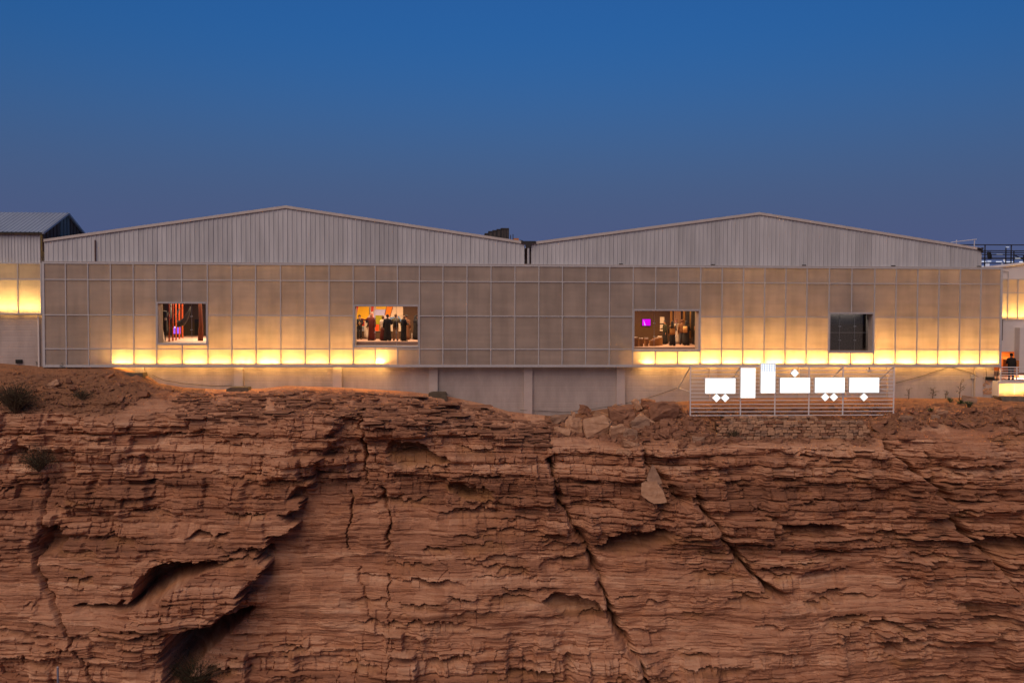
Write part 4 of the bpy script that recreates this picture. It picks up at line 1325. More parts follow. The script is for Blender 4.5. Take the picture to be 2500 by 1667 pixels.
def stone_wall(pl, pr, pt, pb, y, courses, wmin, wmax):
    x0, x1 = P(pl, pb, y=y)[0], P(pr, pb, y=y)[0]
    z1, z0 = P((pl+pr)/2, pt, y=y)[2], P((pl+pr)/2, pb, y=y)[2]
    obj('wall_fill', MB().box(x0+0.12, x1-0.12, y+0.15, y+1.1, z0-0.5, z1-0.06), core, rw)
    ch = (z1-z0)/courses
    for c in range(courses):
        x = x0 + rs.uniform(-0.1, 0.1)
        while x < x1:
            w = rs.uniform(wmin, wmax)
            h = ch*rs.uniform(0.8, 1.12)
            o = bpy.data.objects.new('stone', rs.choice(tmpl)); COL.objects.link(o)
            o.parent = rw
            o.location = Vector((x+w/2, y+0.12+rs.uniform(-0.05, 0.06), z0+ch*(c+0.5)+rs.uniform(-0.02, 0.02))) - rw.location
            o.scale = (w*0.97, 0.34, h)
            o.rotation_euler = (0, R(rs.uniform(-6, 6)), R(rs.uniform(-8, 8)))
            x += w


stone_wall(1752, 2110, 1028, 1071, -3.95, 6, 0.20, 0.52)
stone_wall(1766, 1992, 1016, 1034, -3.30, 3, 0.20, 0.48)

# rubble: thousands of small stones in one object
rub = MB()
rt = [hull(rock_points(1, 1, 0.75, rs, 4, 0.7)) for _ in range(10)]
dm = (CDIRT > 0.5)
cand = np.argwhere(dm[18:] & (np.abs(CV[18:, :, 0]) < 40))
cand[:, 0] += 18
dens = np.random.RandomState(3)
pick = cand[dens.permutation(len(cand))[:160000]]
n_r = 0
for i, j in pick:
    px, py = _cp[0][i, j], _cp[1][i, j]
    if px < -150 or px > 2650 or py > 1100:
        continue
    w = 0.05
    if 1600 < px < 1775 and 1005 < py < 1085:
        w = 0.5
    elif 1330 < px < 1650 and py > 985:
        w = 0.42
    elif px > 2110 and 1000 < py < 1066:
        w = 0.5
    elif px < 450:
        w = 0.09
    elif 1740 < px < 2130:
        w = 0.2
    w *= 0.5+0.9*float(vn(px/30, py/12, 7) > -0.1)
    if rs.random() > w*0.55:
        continue
    s = min(0.5, 0.04*math.exp(rs.gauss(0.4, 0.75)))
    if 1330 < px < 1650:
        s = min(0.36, s*2.0)
    vs, fs = rs.choice(rt)
    a = rs.uniform(0, 6.28); ca, sa = math.cos(a), math.sin(a)
    tl = rs.uniform(-0.5, 0.5)
    x, y, z = CV[i, j]
    wx_, wy_, wz_ = s*rs.uniform(0.9, 2.0), s*rs.uniform(0.8, 1.5), s*rs.uniform(0.5, 1.1)
    rub.add([(x+vx_*wx_*ca-vy_*wy_*sa, y+vx_*wx_*sa+vy_*wy_*ca, z+vz_*wz_+vx_*wx_*tl+wz_*0.2) for vx_, vy_, vz_ in vs], fs)
    n_r += 1
# loose flat flakes lying on the stepped upper slope, joined to the same rubble
rowT = np.arange(CV.shape[0])
fl_c = np.argwhere((_cp[0][:110] > 440) & (_cp[0][:110] < 1340))
fl_c = fl_c[(fl_c[:, 0] > 16)]
for i, j in fl_c[dens.permutation(len(fl_c))[:900]]:
    vs, fs = rs.choice(rt)
    x, y, z = CV[i, j]
    wd = rs.uniform(0.10, 0.34)*math.exp(rs.gauss(0, 0.45)); tk = rs.uniform(0.05, 0.16)
    tl = rs.uniform(-0.10, 0.10)
    a = rs.uniform(-0.4, 0.4); ca, sa = math.cos(a), math.sin(a)
    rub.add([(x+vx_*wd*2.2*ca-vy_*wd*sa, y+vx_*wd*sa+vy_*wd*1.4*ca, z+vz_*tk+vx_*wd*tl+tk*0.2) for vx_, vy_, vz_ in vs], fs)
ro = obj('rubble', rub, S_RED)
ro['kind'] = 'stuff'
print('rubble', n_r)

# ================================================================== OBJECTS: plants
leaf_dry = mat('dry_leaf', (0.070, 0.052, 0.024), 0.8, 0.2, 5)
leaf_dark = mat('dark_leaf', (0.042, 0.045, 0.018), 0.8, 0.2, 5)
leaf_green = mat('agave_leaf', (0.055, 0.085, 0.035), 0.6, 0.2, 5)
twig = mat('twig', (0.10, 0.060, 0.035), 0.9, 0.2, 8)


def shrub(px, py, w, h, n, mt, label, name='shrub', cat='shrub', group=None, dense=True, sd=0):
    rnd = random.Random(300+sd)
    b = surf(px, py)
    sc = (b.y+60)/2280
    W_, H_ = w*sc/2, h*sc
    t = thing(name, label, cat, b, group)
    st, lf = MB(), MB()
    for i in range(max(9, n//22)):
        a = rnd.uniform(0, 6.28)
        rr2 = rnd.random()**0.5
        tip = Vector((math.cos(a)*W_*rr2, math.sin(a)*W_*0.7*rr2, H_*rnd.uniform(0.55, 1.0)*(1-0.3*rr2)))
        mid = tip*0.5 + Vector((rnd.uniform(-.1, .1)*W_, 0, H_*0.1))
        st.tube([b+Vector((0, 0, -0.1)), b+mid, b+tip], [0.026, 0.016, 0.008], 5)
        for j in range(n//max(9, n//22)):
            f = rnd.uniform(0.25, 1.02)
            c = b + (mid*2*f if f < 0.5 else mid+(tip-mid)*(2*f-1)) + Vector((rnd.gauss(0, 1), rnd.gauss(0, 1), rnd.gauss(0, .8)))*W_*0.24
            s = rnd.uniform(0.02, 0.07)*(1.0 if dense else 0.8)
            d1 = Vector((rnd.gauss(0, 1), rnd.gauss(0, 1), rnd.gauss(0, 1))).normalized()
            d2 = d1.orthogonal().normalized()
            lf.add([c-d1*s, c+d2*s*0.25, c+d1*s, c-d2*s*0.25], [(0, 1, 2, 3)])
    obj('stem', st, twig, t)
    obj('foliage', lf, mt, t)
    return t


shrub(40, 1006, 135, 80, 3800, leaf_dry, 'wide dark dry bush on the earth slope at the far left edge', sd=1)
shrub(95, 1150, 110, 56, 1900, leaf_dry, 'brownish bush clinging to the cliff above the left crack', sd=2)
shrub(475, 1680, 150, 92, 3000, leaf_dark, 'dark bush at the foot of the overhang at the bottom edge', sd=3)
shrub(1787, 1068, 46, 30, 700, leaf_dry, 'small bush at the foot of the dry stone retaining wall', sd=4)
shrub(200, 972, 60, 26, 500, leaf_dry, 'sparse low scrub on the earth slope right of the wide bush', sd=5)
shrub(95, 888, 16, 12, 160, leaf_green, 'tiny green weed where the wing meets the hall', name='weed', cat='weed', sd=6)
shrub(160, 896, 26, 8, 160, leaf_green, 'low green weed strip under the first hall panels', name='weed', cat='weed', sd=7)
shrub(2364, 994, 22, 20, 420, leaf_green, 'round dark tuft plant right of the agaves on the terrace', name='tuft_plant', cat='plant', sd=8)
shrub(2322, 980, 22, 16, 260, leaf_green, 'low leafy plant between the two agaves on the terrace', name='low_plant', cat='plant', sd=9)


def agave(px, py, w, label, sd):
    rnd = random.Random(sd)
    b = surf(px, py)
    sc = (b.y+60)/2280*w/2
    t = thing('agave', label, 'plant', b, 'agaves on the right terrace')
    for i in range(16):
        a = i*2.399
        el = R(rnd.uniform(20, 80))
        L = sc*rnd.uniform(0.8, 1.15)
        d = Vector((math.cos(a)*math.cos(el), math.sin(a)*math.cos(el), math.sin(el)))
        s = Vector((-math.sin(a), math.cos(a), 0))
        up = d.cross(s)*-1
        mid = b+d*L*0.5+up*0.02
        tip = b+d*L+Vector((0, 0, -L*0.12))
        wd = L*0.11
        mb = MB().add([b-s*wd*0.6, b+s*wd*0.6, mid+s*wd, mid-s*wd, tip, mid-up*wd*0.7, b-up*wd*0.4],
                      [(0, 1, 2, 3), (3, 2, 4), (0, 3, 5, 6), (1, 6, 5, 2), (3, 4, 5), (2, 5, 4)])
        obj('leaf', mb, leaf_green, t)


agave(2275, 1002, 30, 'spiky green agave above the flat pale terrace stone', 31)
agave(2343, 984, 34, 'spiky green agave growing below the tall dry stalk', 32)


def dry_stalk(px, py, h, w, label, sd, n=9):
    rnd = random.Random(sd)
    b = surf(px, py)
    sc = (b.y+60)/2280
    H_, W_ = h*sc, w*sc
    t = thing('dry_plant', label, 'plant', b, 'dry stalks in front of the plinth wall')
    st, lf = MB(), MB()
    st.tube([b+Vector((0, 0, -.1)), b+Vector((W_*.05, 0, H_*.5)), b+Vector((W_*.1, 0, H_))], [0.03, 0.02, 0.01], 5)
    for i in range(n):
        f = 0.3+0.7*i/n
        s0 = b+Vector((W_*.1*f, 0, H_*f))
        tip = s0+Vector((rnd.uniform(-1, 1)*W_*.6, rnd.uniform(-.3, .3)*W_, H_*rnd.uniform(.05, .28)))
        st.tube([s0, (s0+tip)/2+Vector((0, 0, .02)), tip], [0.012, 0.009, 0.005], 4)
        for j in range(6):
            c = s0+(tip-s0)*rnd.uniform(.6, 1.05)+Vector((rnd.gauss(0, .04), rnd.gauss(0, .04), rnd.gauss(0, .04)))
            s = rnd.uniform(.03, .06)
            d1 = Vector((rnd.gauss(0, 1), rnd.gauss(0, 1), rnd.gauss(0, 1))).normalized(); d2 = d1.orthogonal().normalized()
            lf.add([c-d1*s, c+d2*s*.5, c+d1*s, c-d2*s*.5], [(0, 1, 2, 3)])
    obj('stem', st, twig, t)
    obj('foliage', lf, leaf_dry, t)


dry_stalk(2340, 972, 44, 30, 'tallest dry branching stalk in front of the right plinth wall', 41, 12)
dry_stalk(2276, 968, 24, 24, 'short bushy dry stalk left of the tallest one by the plinth', 42)
dry_stalk(2219, 972, 26, 14, 'thin dry stalk just right of the sign frame by the plinth', 43, 6)
dry_stalk(2308, 968, 20, 14, 'faint small dry stalk midway along the right plinth wall', 44, 5)

# ================================================================== OBJECTS: cables, bits at the right plinth, post
def cable(pts, label, r=0.014, name='cable'):
    return tag(obj(name, MB().tube([P(a, b, y=c) for a, b, c in pts], r, 5), M['dark'], None, loc=P(*pts[0][:2], y=pts[0][2])), label, 'cable')


cable([(1653, 947, 0.66), (1610, 962, 0.66), (1570, 975, 0.64), (1500, 990, 0.45), (1430, 1001, 0.4), (1380, 1006, 0.55), (1330, 1003, 0.66), (1270, 1001, 0.45)], 'thin dark cable sagging along the plinth wall behind the rubble heap')
cable([(2062, 955, 0.66), (2160, 942, 0.66), (2250, 918, 0.66), (2318, 895, 0.66)], 'dark cable rising across the right plinth wall from behind the sign')
cable([(2322, 895, 0.66), (2370, 910, 0.66), (2384, 918, 0.46), (2402, 924, 0.66)], 'dark cable dropping from the facade foot to the low black vent')
cable([(372, 915, 0.66), (400, 928, 0.66), (450, 936, 0.66), (520, 942, 0.66), (566, 941, 0.66)], 'dark cable lying low along the left plinth wall')
cable([(2407, 898, 0.64), (2409, 922, 0.64)], 'short black cable hanging straight down into the low vent')
cable([(2438, 897, 0.3), (2434, 920, 0.3), (2433, 945, 0.3), (2436, 966, 0.2)], 'dark cable hanging at the corner between hall and annex', 0.02)
vb = thing('wall_vent', 'low black slot vent in the broken plinth corner at the right', 'vent', P(2418, 930, y=0.66))
a, b = P(2408, 927, y=0.6), P(2428, 920, y=0.6)
obj('box', MB().box(a[0], b[0], 0.58, 0.716, a[2], b[2]), M['black'], vb)
bk = MB()
a, b = P(2400, 962, y=0.62), P(2430, 928, y=0.62)
rb = random.Random(8)
for i in range(26):
    cx_, cz_ = rb.uniform(a[0], b[0]), rb.uniform(a[2], b[2])
    s = rb.uniform(0.06, 0.2)
    vs, fs = rb.choice(rt)
    bk.add([(cx_+x*s*1.3, 0.70+y*s*0.35, cz_+z*s) for x, y, z in vs], fs)
tag(obj('broken_render', bk, S_PALE, None, loc=P(2415, 962, y=0.68)), 'patch of broken stone and mortar under the low black vent', 'broken wall patch')
mb_ = thing('meter_box', 'small grey meter box with conduit on the right plinth wall', 'meter box', P(2376, 922, y=0.62))
a, b = P(2371, 924, y=0.62), P(2381, 915, y=0.62)
obj('box', MB().box(a[0], b[0], 0.60, 0.716, a[2], b[2]), M['frame'], mb_)
obj('conduit', MB().tube([(a[0]+0.13, 0.66, a[2]), (a[0]+0.13, 0.66, a[2]-1.2)], 0.022, 6), M['frame'], mb_)
fl = thing('wall_floodlight', 'small floodlight bracket hanging under the facade right of the sign', 'lamp', P(2122, 897, y=0.3))
a = P(2122, 897, y=0.3)
obj('bracket', MB().box(a[0]-0.03, a[0]+0.03, 0.28, 0.34, a[2]-0.1, ROWZ[4]-0.10), M['dark'], fl)
obj('head', MB().prism([(a[0]-0.1, a[2]-0.32), (a[0]+0.1, a[2]-0.32), (a[0]+0.13, a[2]-0.1), (a[0]-0.13, a[2]-0.1)], 0.22, 0.40), M['frame'], fl)
ep = P(2446, 790, y=0.45)
tag(obj('drain_pipe', MB().tube([(ep[0]+0.0, 0.45, ROWZ[2]-0.1), (ep[0], 0.45, ROWZ[3]+0.6)], 0.07, 8), M['concrete'], None, loc=(ep[0], 0.45, ROWZ[3])), 'short grey pipe on the right corner of the hall', 'pipe')
sp_ = surf(141, 1690)
pb = P(141, 1628, y=sp_.y-0.6)
post = thing('marker_post', 'thin blue grey metal post rising at the bottom left of the cliff', 'post', (pb[0], pb[1], pb[2]-3.2))
obj('tube', MB().tube([pb-np.array([0, 0, 3.2]), pb], 0.055, 8), mat('bluish_steel', (0.20, 0.20, 0.26), 0.5), post)
obj('cap', MB().tube([pb, pb+np.array([0, 0, 0.05])], [0.062, 0.03], 8), M['frame'], post)

# ================================================================== OBJECTS inside the windows
ra, rb3, rc = ROOM['a'], ROOM['b'], ROOM['c']
za, zb3, zc = ra[4], rb3[4], rc[4]
x1 = lambda u: 370+u/11.2
y1 = lambda v: 720+v/11.2
red_post = mat('orange_red_lacquer', (0.50, 0.085, 0.02), 0.5, 0.12, 2)
for u, v, lab in ((480, 1272, 'leftmost and tallest looking of five orange red posts in the left window'), (580, 1256, 'second of five orange red posts, in front of the blue screen'), (668, 1236, 'middle one of five orange red posts in the left window'),
                  (760, 1205, 'fourth of five orange red posts, right of the blue screen'), (845, 1180, 'rearmost and rightmost of five orange red posts in the left window')):
    b = P(x1(u), y1(v), z=za)
    o = obj('gallery_post', MB().box(b[0]-0.045, b[0]+0.045, b[1], b[1]+0.06, za+0.002, ra[5]-0.01).box(b[0]-0.06, b[0]+0.06, b[1]-0.02, b[1]+0.08, za+0.001, za+0.012), red_post, None, loc=b)
    tag(o, lab, 'post', 'orange red posts in the left window')
bark = mat('red_brown_wood', (0.22, 0.06, 0.025), 0.7, 0.3, 3, (6, 6, 0.5))
b = P(x1(1330), y1(1250), z=za)
tr = thing('gnarled_trunk', 'gnarled red brown trunk sculpture standing at the right of the left window', 'sculpture', b)
rg = random.Random(2)
for i in range(7):
    a = i*0.9
    pts, rad = [], []
    for k in range(8):
        t = k/7
        sp = 0.075*(1+0.9*(1-t)**3)*(1+0.25*math.sin(3*t+i))
        pts.append((b[0]+math.cos(a+t*1.6)*sp+0.05*math.sin(5*t), b[1]+math.sin(a+t*1.6)*sp, za+0.002+t*(ra[5]-za-0.05)))
        rad.append(0.05*(1.1-0.3*t)*(0.85+0.3*rg.random()))
    obj('strand', MB().tube(pts, rad, 7), bark, tr, smooth=True)
hs = thing('horned_sculpture', 'black curved horn sculpture hanging behind the orange red posts', 'sculpture', P(x1(700), y1(760), y=7.5))
Q = lambda u, v, y: P(x1(u), y1(v), y=y)
obj('horn', MB().tube([Q(1065, 330, 7.0), Q(1020, 480, 7.1), Q(940, 640, 7.3), Q(850, 760, 7.5), Q(720, 800, 7.6), Q(600, 770, 7.7)], [0.03, 0.10, 0.17, 0.22, 0.24, 0.2], 10), M['black'], hs, smooth=True)
obj('horn', MB().tube([Q(760, 370, 7.4), Q(700, 520, 7.4), Q(640, 640, 7.5), Q(560, 720, 7.7), Q(520, 840, 7.8)], [0.03, 0.09, 0.18, 0.24, 0.2], 10), M['black'], hs, smooth=True)
obj('body', MB().tube([Q(520, 470, 7.9), Q(535, 640, 7.9), Q(560, 760, 7.8), Q(540, 900, 7.9)], [0.1, 0.22, 0.3, 0.15], 10), M['black'], hs, smooth=True)
obj('hanging_wire', MB().tube([Q(535, 470, 7.9), (Q(535, 470, 7.9)[0], 7.9, ra[5]-0.01)], 0.012, 5), M['steel'], hs)
mc = thing('black_machine_sculpture', 'black lumpy machine sculpture at the left edge of the left window', 'sculpture', P(x1(360), y1(1080), z=za))
mb0 = Q(360, 1080, 3.2)
for (u, v, w, h, dp) in ((335, 600, 120, 330, .5), (385, 820, 120, 380, .5), (410, 540, 70, 130, .4), (370, 960, 130, 160, .5)):
    c = Q(u, v, 3.2)
    rnd = random.Random(int(u))
    vs, fs = hull(rock_points(w/11.2*0.028, dp, h/11.2*0.028, rnd, 14, .6))
    obj('lump', MB().add([(c[0]+x, c[1]+y, c[2]+z) for x, y, z in vs], fs), M['black'], mc)
c = Q(385, 660, 2.9)
obj('pale_plate', MB().box(c[0]-0.06, c[0]+0.06, 2.86, 2.90, c[2]-0.08, c[2]+0.08), M['white_wall'], mc)
c = Q(350, 1120, 3.2)
obj('leg', MB().tube([(c[0], 3.2, za+0.002), Q(370, 960, 3.2)], 0.08, 8), M['black'], mc)
pd = Q(305, 1100, 2.6)
tag(obj('pedestal', MB().prism([(pd[0]-0.12, za+0.002), (pd[0]+0.12, za+0.002), (pd[0]-0.03, Q(290, 900, 2.6)[2]), (pd[0]-0.12, Q(290, 900, 2.6)[2])], 2.45, 2.75), M['white_wall'], None, loc=(pd[0], 2.6, za)),
    'pale wedge pedestal at the left edge of the left window', 'pedestal')
c0_, c1_ = Q(590, 1060, 14), Q(790, 820, 14)
scr = thing('video_screen', 'blue and violet double video screen far back in the left window', 'screen', ((c0_[0]+c1_[0])/2, 14, za))
vio = emit('violet_screen', (0.30, 0.10, 1.0), 0.5)
blu = emit('white_blue_screen', (0.85, 0.80, 1.0), 1.0)
obj('casing', MB().box(c0_[0]-0.1, c1_[0]+0.1, 14.03, 14.4, za+0.002, c1_[2]+0.15), M['dark'], scr)
for f0, f1 in ((0.02, 0.46), (0.54, 0.98)):
    xa_, xb_2 = c0_[0]+(c1_[0]-c0_[0])*f0, c0_[0]+(c1_[0]-c0_[0])*f1
    s_ = obj('screen', MB().box(xa_, xb_2, 14.0, 14.03, c0_[2], c1_[2]), vio, scr)
    obj('bright_area', MB().box(xa_+0.12, xb_2-0.08, 13.99, 13.997, c0_[2]+0.7, c1_[2]-0.25), blu, s_)
dr0, dr1 = Q(1180, 1010, ra[3]-0.06), Q(1290, 665, ra[3]-0.06)
obj('room_door', MB().box(dr0[0], dr1[0], ra[3]-0.06, ra[3]-0.002, za+0.002, dr1[2]), M['black'], hall)

# middle window: abstract colour mural
x2 = lambda u: 850+u/11.2
y2 = lambda v: 730+v/11.2
MY = rb3[3]-0.10
mu = thing('colour_mural', 'bright abstract colour block mural on the gallery wall behind the people', 'mural', P(x2(830), y2(870), y=MY))
q = lambda u, v: (P(x2(u), y2(v), y=MY)[0], P(x2(u), y2(v), y=MY)[2])
a, b = q(60, 880), q(1500, 150)
obj('board', MB().box(a[0], b[0], MY, MY+0.08, a[1], b[1]), mat('mural_board', (0.62, 0.52, 0.42), 0.8), mu)
fields = [((0.62, 0.02, 0.01), [(60, 870), (190, 600), (285, 160), (60, 160)]), ((0.82, 0.46, 0.01), [(195, 740), (450, 740), (450, 600), (585, 420), (560, 160), (295, 160), (195, 600)]),
          ((0.55, 0.05, 0.03), [(625, 345), (690, 340), (712, 160), (632, 160)]), ((0.50, 0.50, 0.85), [(735, 640), (1005, 430), (1055, 285), (765, 285), (720, 300), (700, 430), (650, 450)]),
          ((0.75, 0.45, 0.03), [(770, 280), (1050, 280), (1060, 160), (760, 160)]), ((0.80, 0.22, 0.005), [(1010, 430), (1140, 480), (1235, 160), (1065, 160)]),
          ((0.70, 0.54, 0.40), [(1150, 500), (1400, 442), (1500, 432), (1500, 160), (1240, 160)]), ((0.12, 0.26, 0.55), [(1150, 620), (1440, 650), (1450, 560), (1380, 470), (1150, 505)]),
          ((0.36, 0.33, 0.01), [(745, 690), (950, 690), (950, 445), (745, 445)]), ((0.85, 0.08, 0.004), [(660, 870), (830, 870), (840, 697), (660, 697)]),
          ((0.30, 0.13, 0.03), [(835, 870), (980, 870), (980, 697), (843, 697)]), ((0.26, 0.28, 0.34), [(195, 870), (440, 870), (440, 790), (195, 790)]),
          ((0.30, 0.40, 0.42), [(195, 786), (440, 786), (440, 745), (195, 745)]), ((0.62, 0.50, 0.55), [(985, 690), (1145, 690), (1145, 500), (1005, 450), (985, 470)]),
          ((0.45, 0.03, 0.02), [(380, 735), (448, 735), (448, 605), (380, 605)])]
for i, (c, poly) in enumerate(fields):
    obj('colour_field', MB().prism([q(u, v) for u, v in poly], MY-0.012-0.0015*i, MY-0.002), mat('mural_paint', c, 0.7, 0.03), mu)
lnm = MB()
for (u0, v0, u1, v1) in ((600, 160, 585, 420), (1060, 160, 1005, 430), (1240, 160, 1145, 490), (195, 790, 440, 790)):
    p0, p1 = q(u0, v0), q(u1, v1)
    lnm.tube([(p0[0], MY-0.055, p0[1]), (p1[0], MY-0.055, p1[1])], 0.018, 4)
obj('outline', lnm, M['black'], mu)
bw = P(x2(1745), y2(1105), z=zb3)
st_ = thing('barrier_post', 'short pale barrier post beside the right edge of the mural window', 'post', bw)
obj('stick', MB().tube([(bw[0], bw[1], zb3+0.005), (bw[0], bw[1], zb3+0.45)], 0.022, 8), M['white_wall'], st_)
obj('base', MB().tube([(bw[0], bw[1], zb3+0.002), (bw[0], bw[1], zb3+0.015)], 0.09, 12), M['white_wall'], st_)

# right window: screen, wall panels, crates, hanging cloths
x3 = lambda u: 1530+u/11.2
y3 = lambda v: 740+v/11.2
BY = rc[3]-0.10
a, b = P(x3(425), y3(615), y=BY), P(x3(650), y3(440), y=BY)
sm = thing('magenta_screen', 'glowing magenta screen on the dark wall of the right window', 'screen', ((a[0]+b[0])/2, BY, a[2]))
obj('casing', MB().box(a[0]-0.03, b[0]+0.03, BY, BY+0.09, a[2]-0.03, b[2]+0.03), M['dark'], sm)
obj('picture', MB().box(a[0], b[0], BY-0.01, BY-0.001, a[2], b[2]), emit('magenta_light', (0.75, 0.0, 0.80), 0.42), sm)
w0, w1 = a[0]+(b[0]-a[0])*0.16, a[0]+(b[0]-a[0])*0.38
obj('streak', MB().prism([(w0+0.08, a[2]+0.01), (w1+0.02, a[2]+0.01), (w1-0.14, b[2]-0.05), (w0, b[2]-0.05)], BY-0.016, BY-0.012), emit('pale_violet_light', (0.8, 0.55, 1.0), 0.4), sm)
for u0, v0, u1, v1, lab in ((910, 375, 1030, 552, 'upper of two blank white panels on the right window back wall'), (910, 585, 1030, 762, 'lower of two blank white panels, partly behind a standing person')):
    a, b = P(x3(u0), y3(v1), y=BY), P(x3(u1), y3(v0), y=BY)
    tag(obj('wall_panel', MB().box(a[0], b[0], BY, BY+0.06, a[2], b[2]), mat('white_print', (0.82, 0.72, 0.62), 0.8, 0.02), None, loc=(a[0], BY, a[2])), lab, 'wall panel', 'white panels in the right window')
wood = mat('crate_wood', (0.34, 0.16, 0.05), 0.75, 0.25, 2, (1, 1, 6))
kk = 0
for u0, u1, v0, yy, lab in ((195, 325, 975, 2.2, 'wooden plinth at the left end of the right window'), (365, 460, 1005, 2.5, 'wooden plinth second from left in the right window'), (520, 600, 1000, 2.8, 'narrow wooden plinth third from left in the right window'),
                           (660, 800, 1040, 3.0, 'wooden plinth left of the lit gap in the right window'), (745, 905, 985, 3.6, 'wide wooden plinth behind the row in the right window'), (850, 985, 960, 4.6, 'tall wooden plinth next to the standing person in black')):
    a, b = P(x3(u0), y3(v0), y=yy), P(x3(u1), y3(v0), y=yy)
    zt2 = a[2]
    n = 4
    t = thing('plinth', lab, 'plinth', ((a[0]+b[0])/2, yy, zc), 'wooden plinths in the right window')
    for i in range(n):
        xa_, xb_2 = a[0]+(b[0]-a[0])*i/n, a[0]+(b[0]-a[0])*(i+1)/n
        obj('plank', MB().box(xa_+0.004, xb_2-0.004, yy, yy+0.03, zc+0.002, zt2), wood, t)
    obj('body', MB().box(a[0]+0.004, b[0]-0.004, yy+0.031, yy+0.6, zc+0.002, zt2-0.01), wood, t)
    obj('top', MB().box(a[0]-0.01, b[0]+0.01, yy-0.01, yy+0.61, zt2+0.001, zt2+0.03), wood, t)
    rnd = random.Random(int(u0))
    for j in range(2):
        cx_ = a[0]+(b[0]-a[0])*(0.3+0.4*j)
        s = rnd.uniform(0.07, 0.13)
        vs, fs = hull(rock_points(s*1.6, s, s, rnd, 10, .6))
        o = obj('ceramic_piece', MB().add([(cx_+x, yy+0.25+y, zt2+0.03+s*0.5+z) for x, y, z in vs], fs), M['white_wall'], None, loc=(cx_, yy+0.25, zt2+0.03))
        tag(o, 'small pale ceramic piece, the %s one on %s' % (('left', 'right')[j], {195: 'the leftmost plinth', 365: 'the second plinth from left', 520: 'the narrow third plinth', 660: 'the plinth by the lit gap', 745: 'the wide rear plinth', 850: 'the tall plinth by the person'}[u0]), 'ceramic',
            'ceramics on plinth %s' % {195: 'one', 365: 'two', 520: 'three', 660: 'four', 745: 'five', 850: 'six'}[u0])
cloth = {'brown': mat('brown_cloth', (0.16, 0.07, 0.03), 0.9, 0.2, 2, (4, 1, .4)), 'peach': mat('peach_cloth', (0.55, 0.32, 0.20), 0.9, 0.08, 2, (4, 1, .4)), 'gold': mat('golden_cloth', (0.42, 0.22, 0.06), 0.9, 0.15, 2, (4, 1, .4)), 'dark': mat('dark_cloth', (0.05, 0.04, 0.025), 0.9, 0.2, 2)}
for u0, u1, v1, yy, cn, lab in ((1185, 1245, 760, 8.6, 'gold', 'narrow golden cloth strip hanging left of the headscarf man'), (1290, 1480, 1000, 9.3, 'peach', 'wide pale peach cloth hanging behind the headscarf man'),
                               (1540, 1600, 620, 8.0, 'gold', 'short golden cloth hanging above the woman in black'), (1625, 1720, 930, 7.0, 'dark', 'dark cloth hanging right of the woman in black'), (1725, 1752, 960, 6.0, 'gold', 'thin golden pole cloth near the right jamb'), (1765, 1870, 920, 5.6, 'dark', 'broad dark cloth beside the right window jamb')):
    a, b = P(x3(u0), y3(v1), y=yy), P(x3(u1), y3(v1), y=yy)
    rings = []
    n = 12
    for zz in (a[2], (a[2]+rc[5])/2, rc[5]-0.01):
        fr = [(a[0]+(b[0]-a[0])*i/n, yy+0.05*math.sin(i*1.9+zz), zz) for i in range(n+1)]
        rings.append(fr + [(x, y+0.02, z) for x, y, z in fr[::-1]])
    tag(obj('hanging_cloth', MB().loft(rings), cloth[cn], None, smooth=True, loc=((a[0]+b[0])/2, yy, rc[5])), lab, 'cloth')
for i, u in enumerate((1158, 1192, 1232)):
    b = P(x3(u), y3(1165), z=zc)
    h = 0.28+0.07*i
    t = thing('barrier_post', ['shortest of three pale floor sticks before the person in tan vest', 'middle one of three pale floor sticks before the person in tan vest', 'tallest of three pale floor sticks before the person in tan vest'][i], 'post', b)
    obj('stick', MB().tube([(b[0], b[1], zc+0.005), (b[0], b[1], zc+h)], 0.018, 8), M['white_wall'], t)
    obj('base', MB().tube([(b[0], b[1], zc+0.002), (b[0], b[1], zc+0.012)], 0.06, 12), M['white_wall'], t)
# dark perforated screen behind the fourth window
wd = WIN['d']
mesh_ = mat('speckled_screen', (0.24, 0.21, 0.19), 0.7, 0.45, 16, (1, 1, 1), col2=(0.05, 0.046, 0.044))
obj('blackout_screen', MB().box(CX[wd[0]]+0.2, CX[wd[1]]-0.2, 1.25, 1.28, wd[2]-0.1, wd[3]+0.1), mesh_, hall)

# ================================================================== PEOPLE
SKIN = mat('skin', (0.30, 0.15, 0.09), 0.6, 0.05, 6)
FAB = {}


def fabric(c):
    if c not in FAB:
        FAB[c] = mat('fabric', c, 0.9, 0.12, 5, (3, 3, 0.6), 0.2, 14)
    return FAB[c]


BLACK, MAROON, WHITE_C, CAMO = (0.014, 0.012, 0.013), (0.11, 0.016, 0.010), (0.62, 0.52, 0.44), (0.09, 0.075, 0.035)
KHAKI, TAN, NAVY, BROWN = (0.32, 0.19, 0.11), (0.34, 0.17, 0.06), (0.05, 0.055, 0.075), (0.14, 0.06, 0.03)
ARMS = {  # elbow, wrist offsets for left(-x)/right(+x) arm relative to the shoulder: x outwards, y forward is negative, z up
    'down': ((0.07, 0.02, -0.29), (0.08, -0.05, -0.55)),
    'crossed': ((0.06, -0.04, -0.28), (-0.16, -0.22, -0.24)),
    'reach': ((0.24, -0.10, -0.10), (0.48, -0.22, -0.04)),
    'up': ((0.10, -0.16, -0.22), (-0.02, -0.28, 0.05)),
    'front': ((0.07, -0.05, -0.28), (-0.04, -0.27, -0.26)),
}


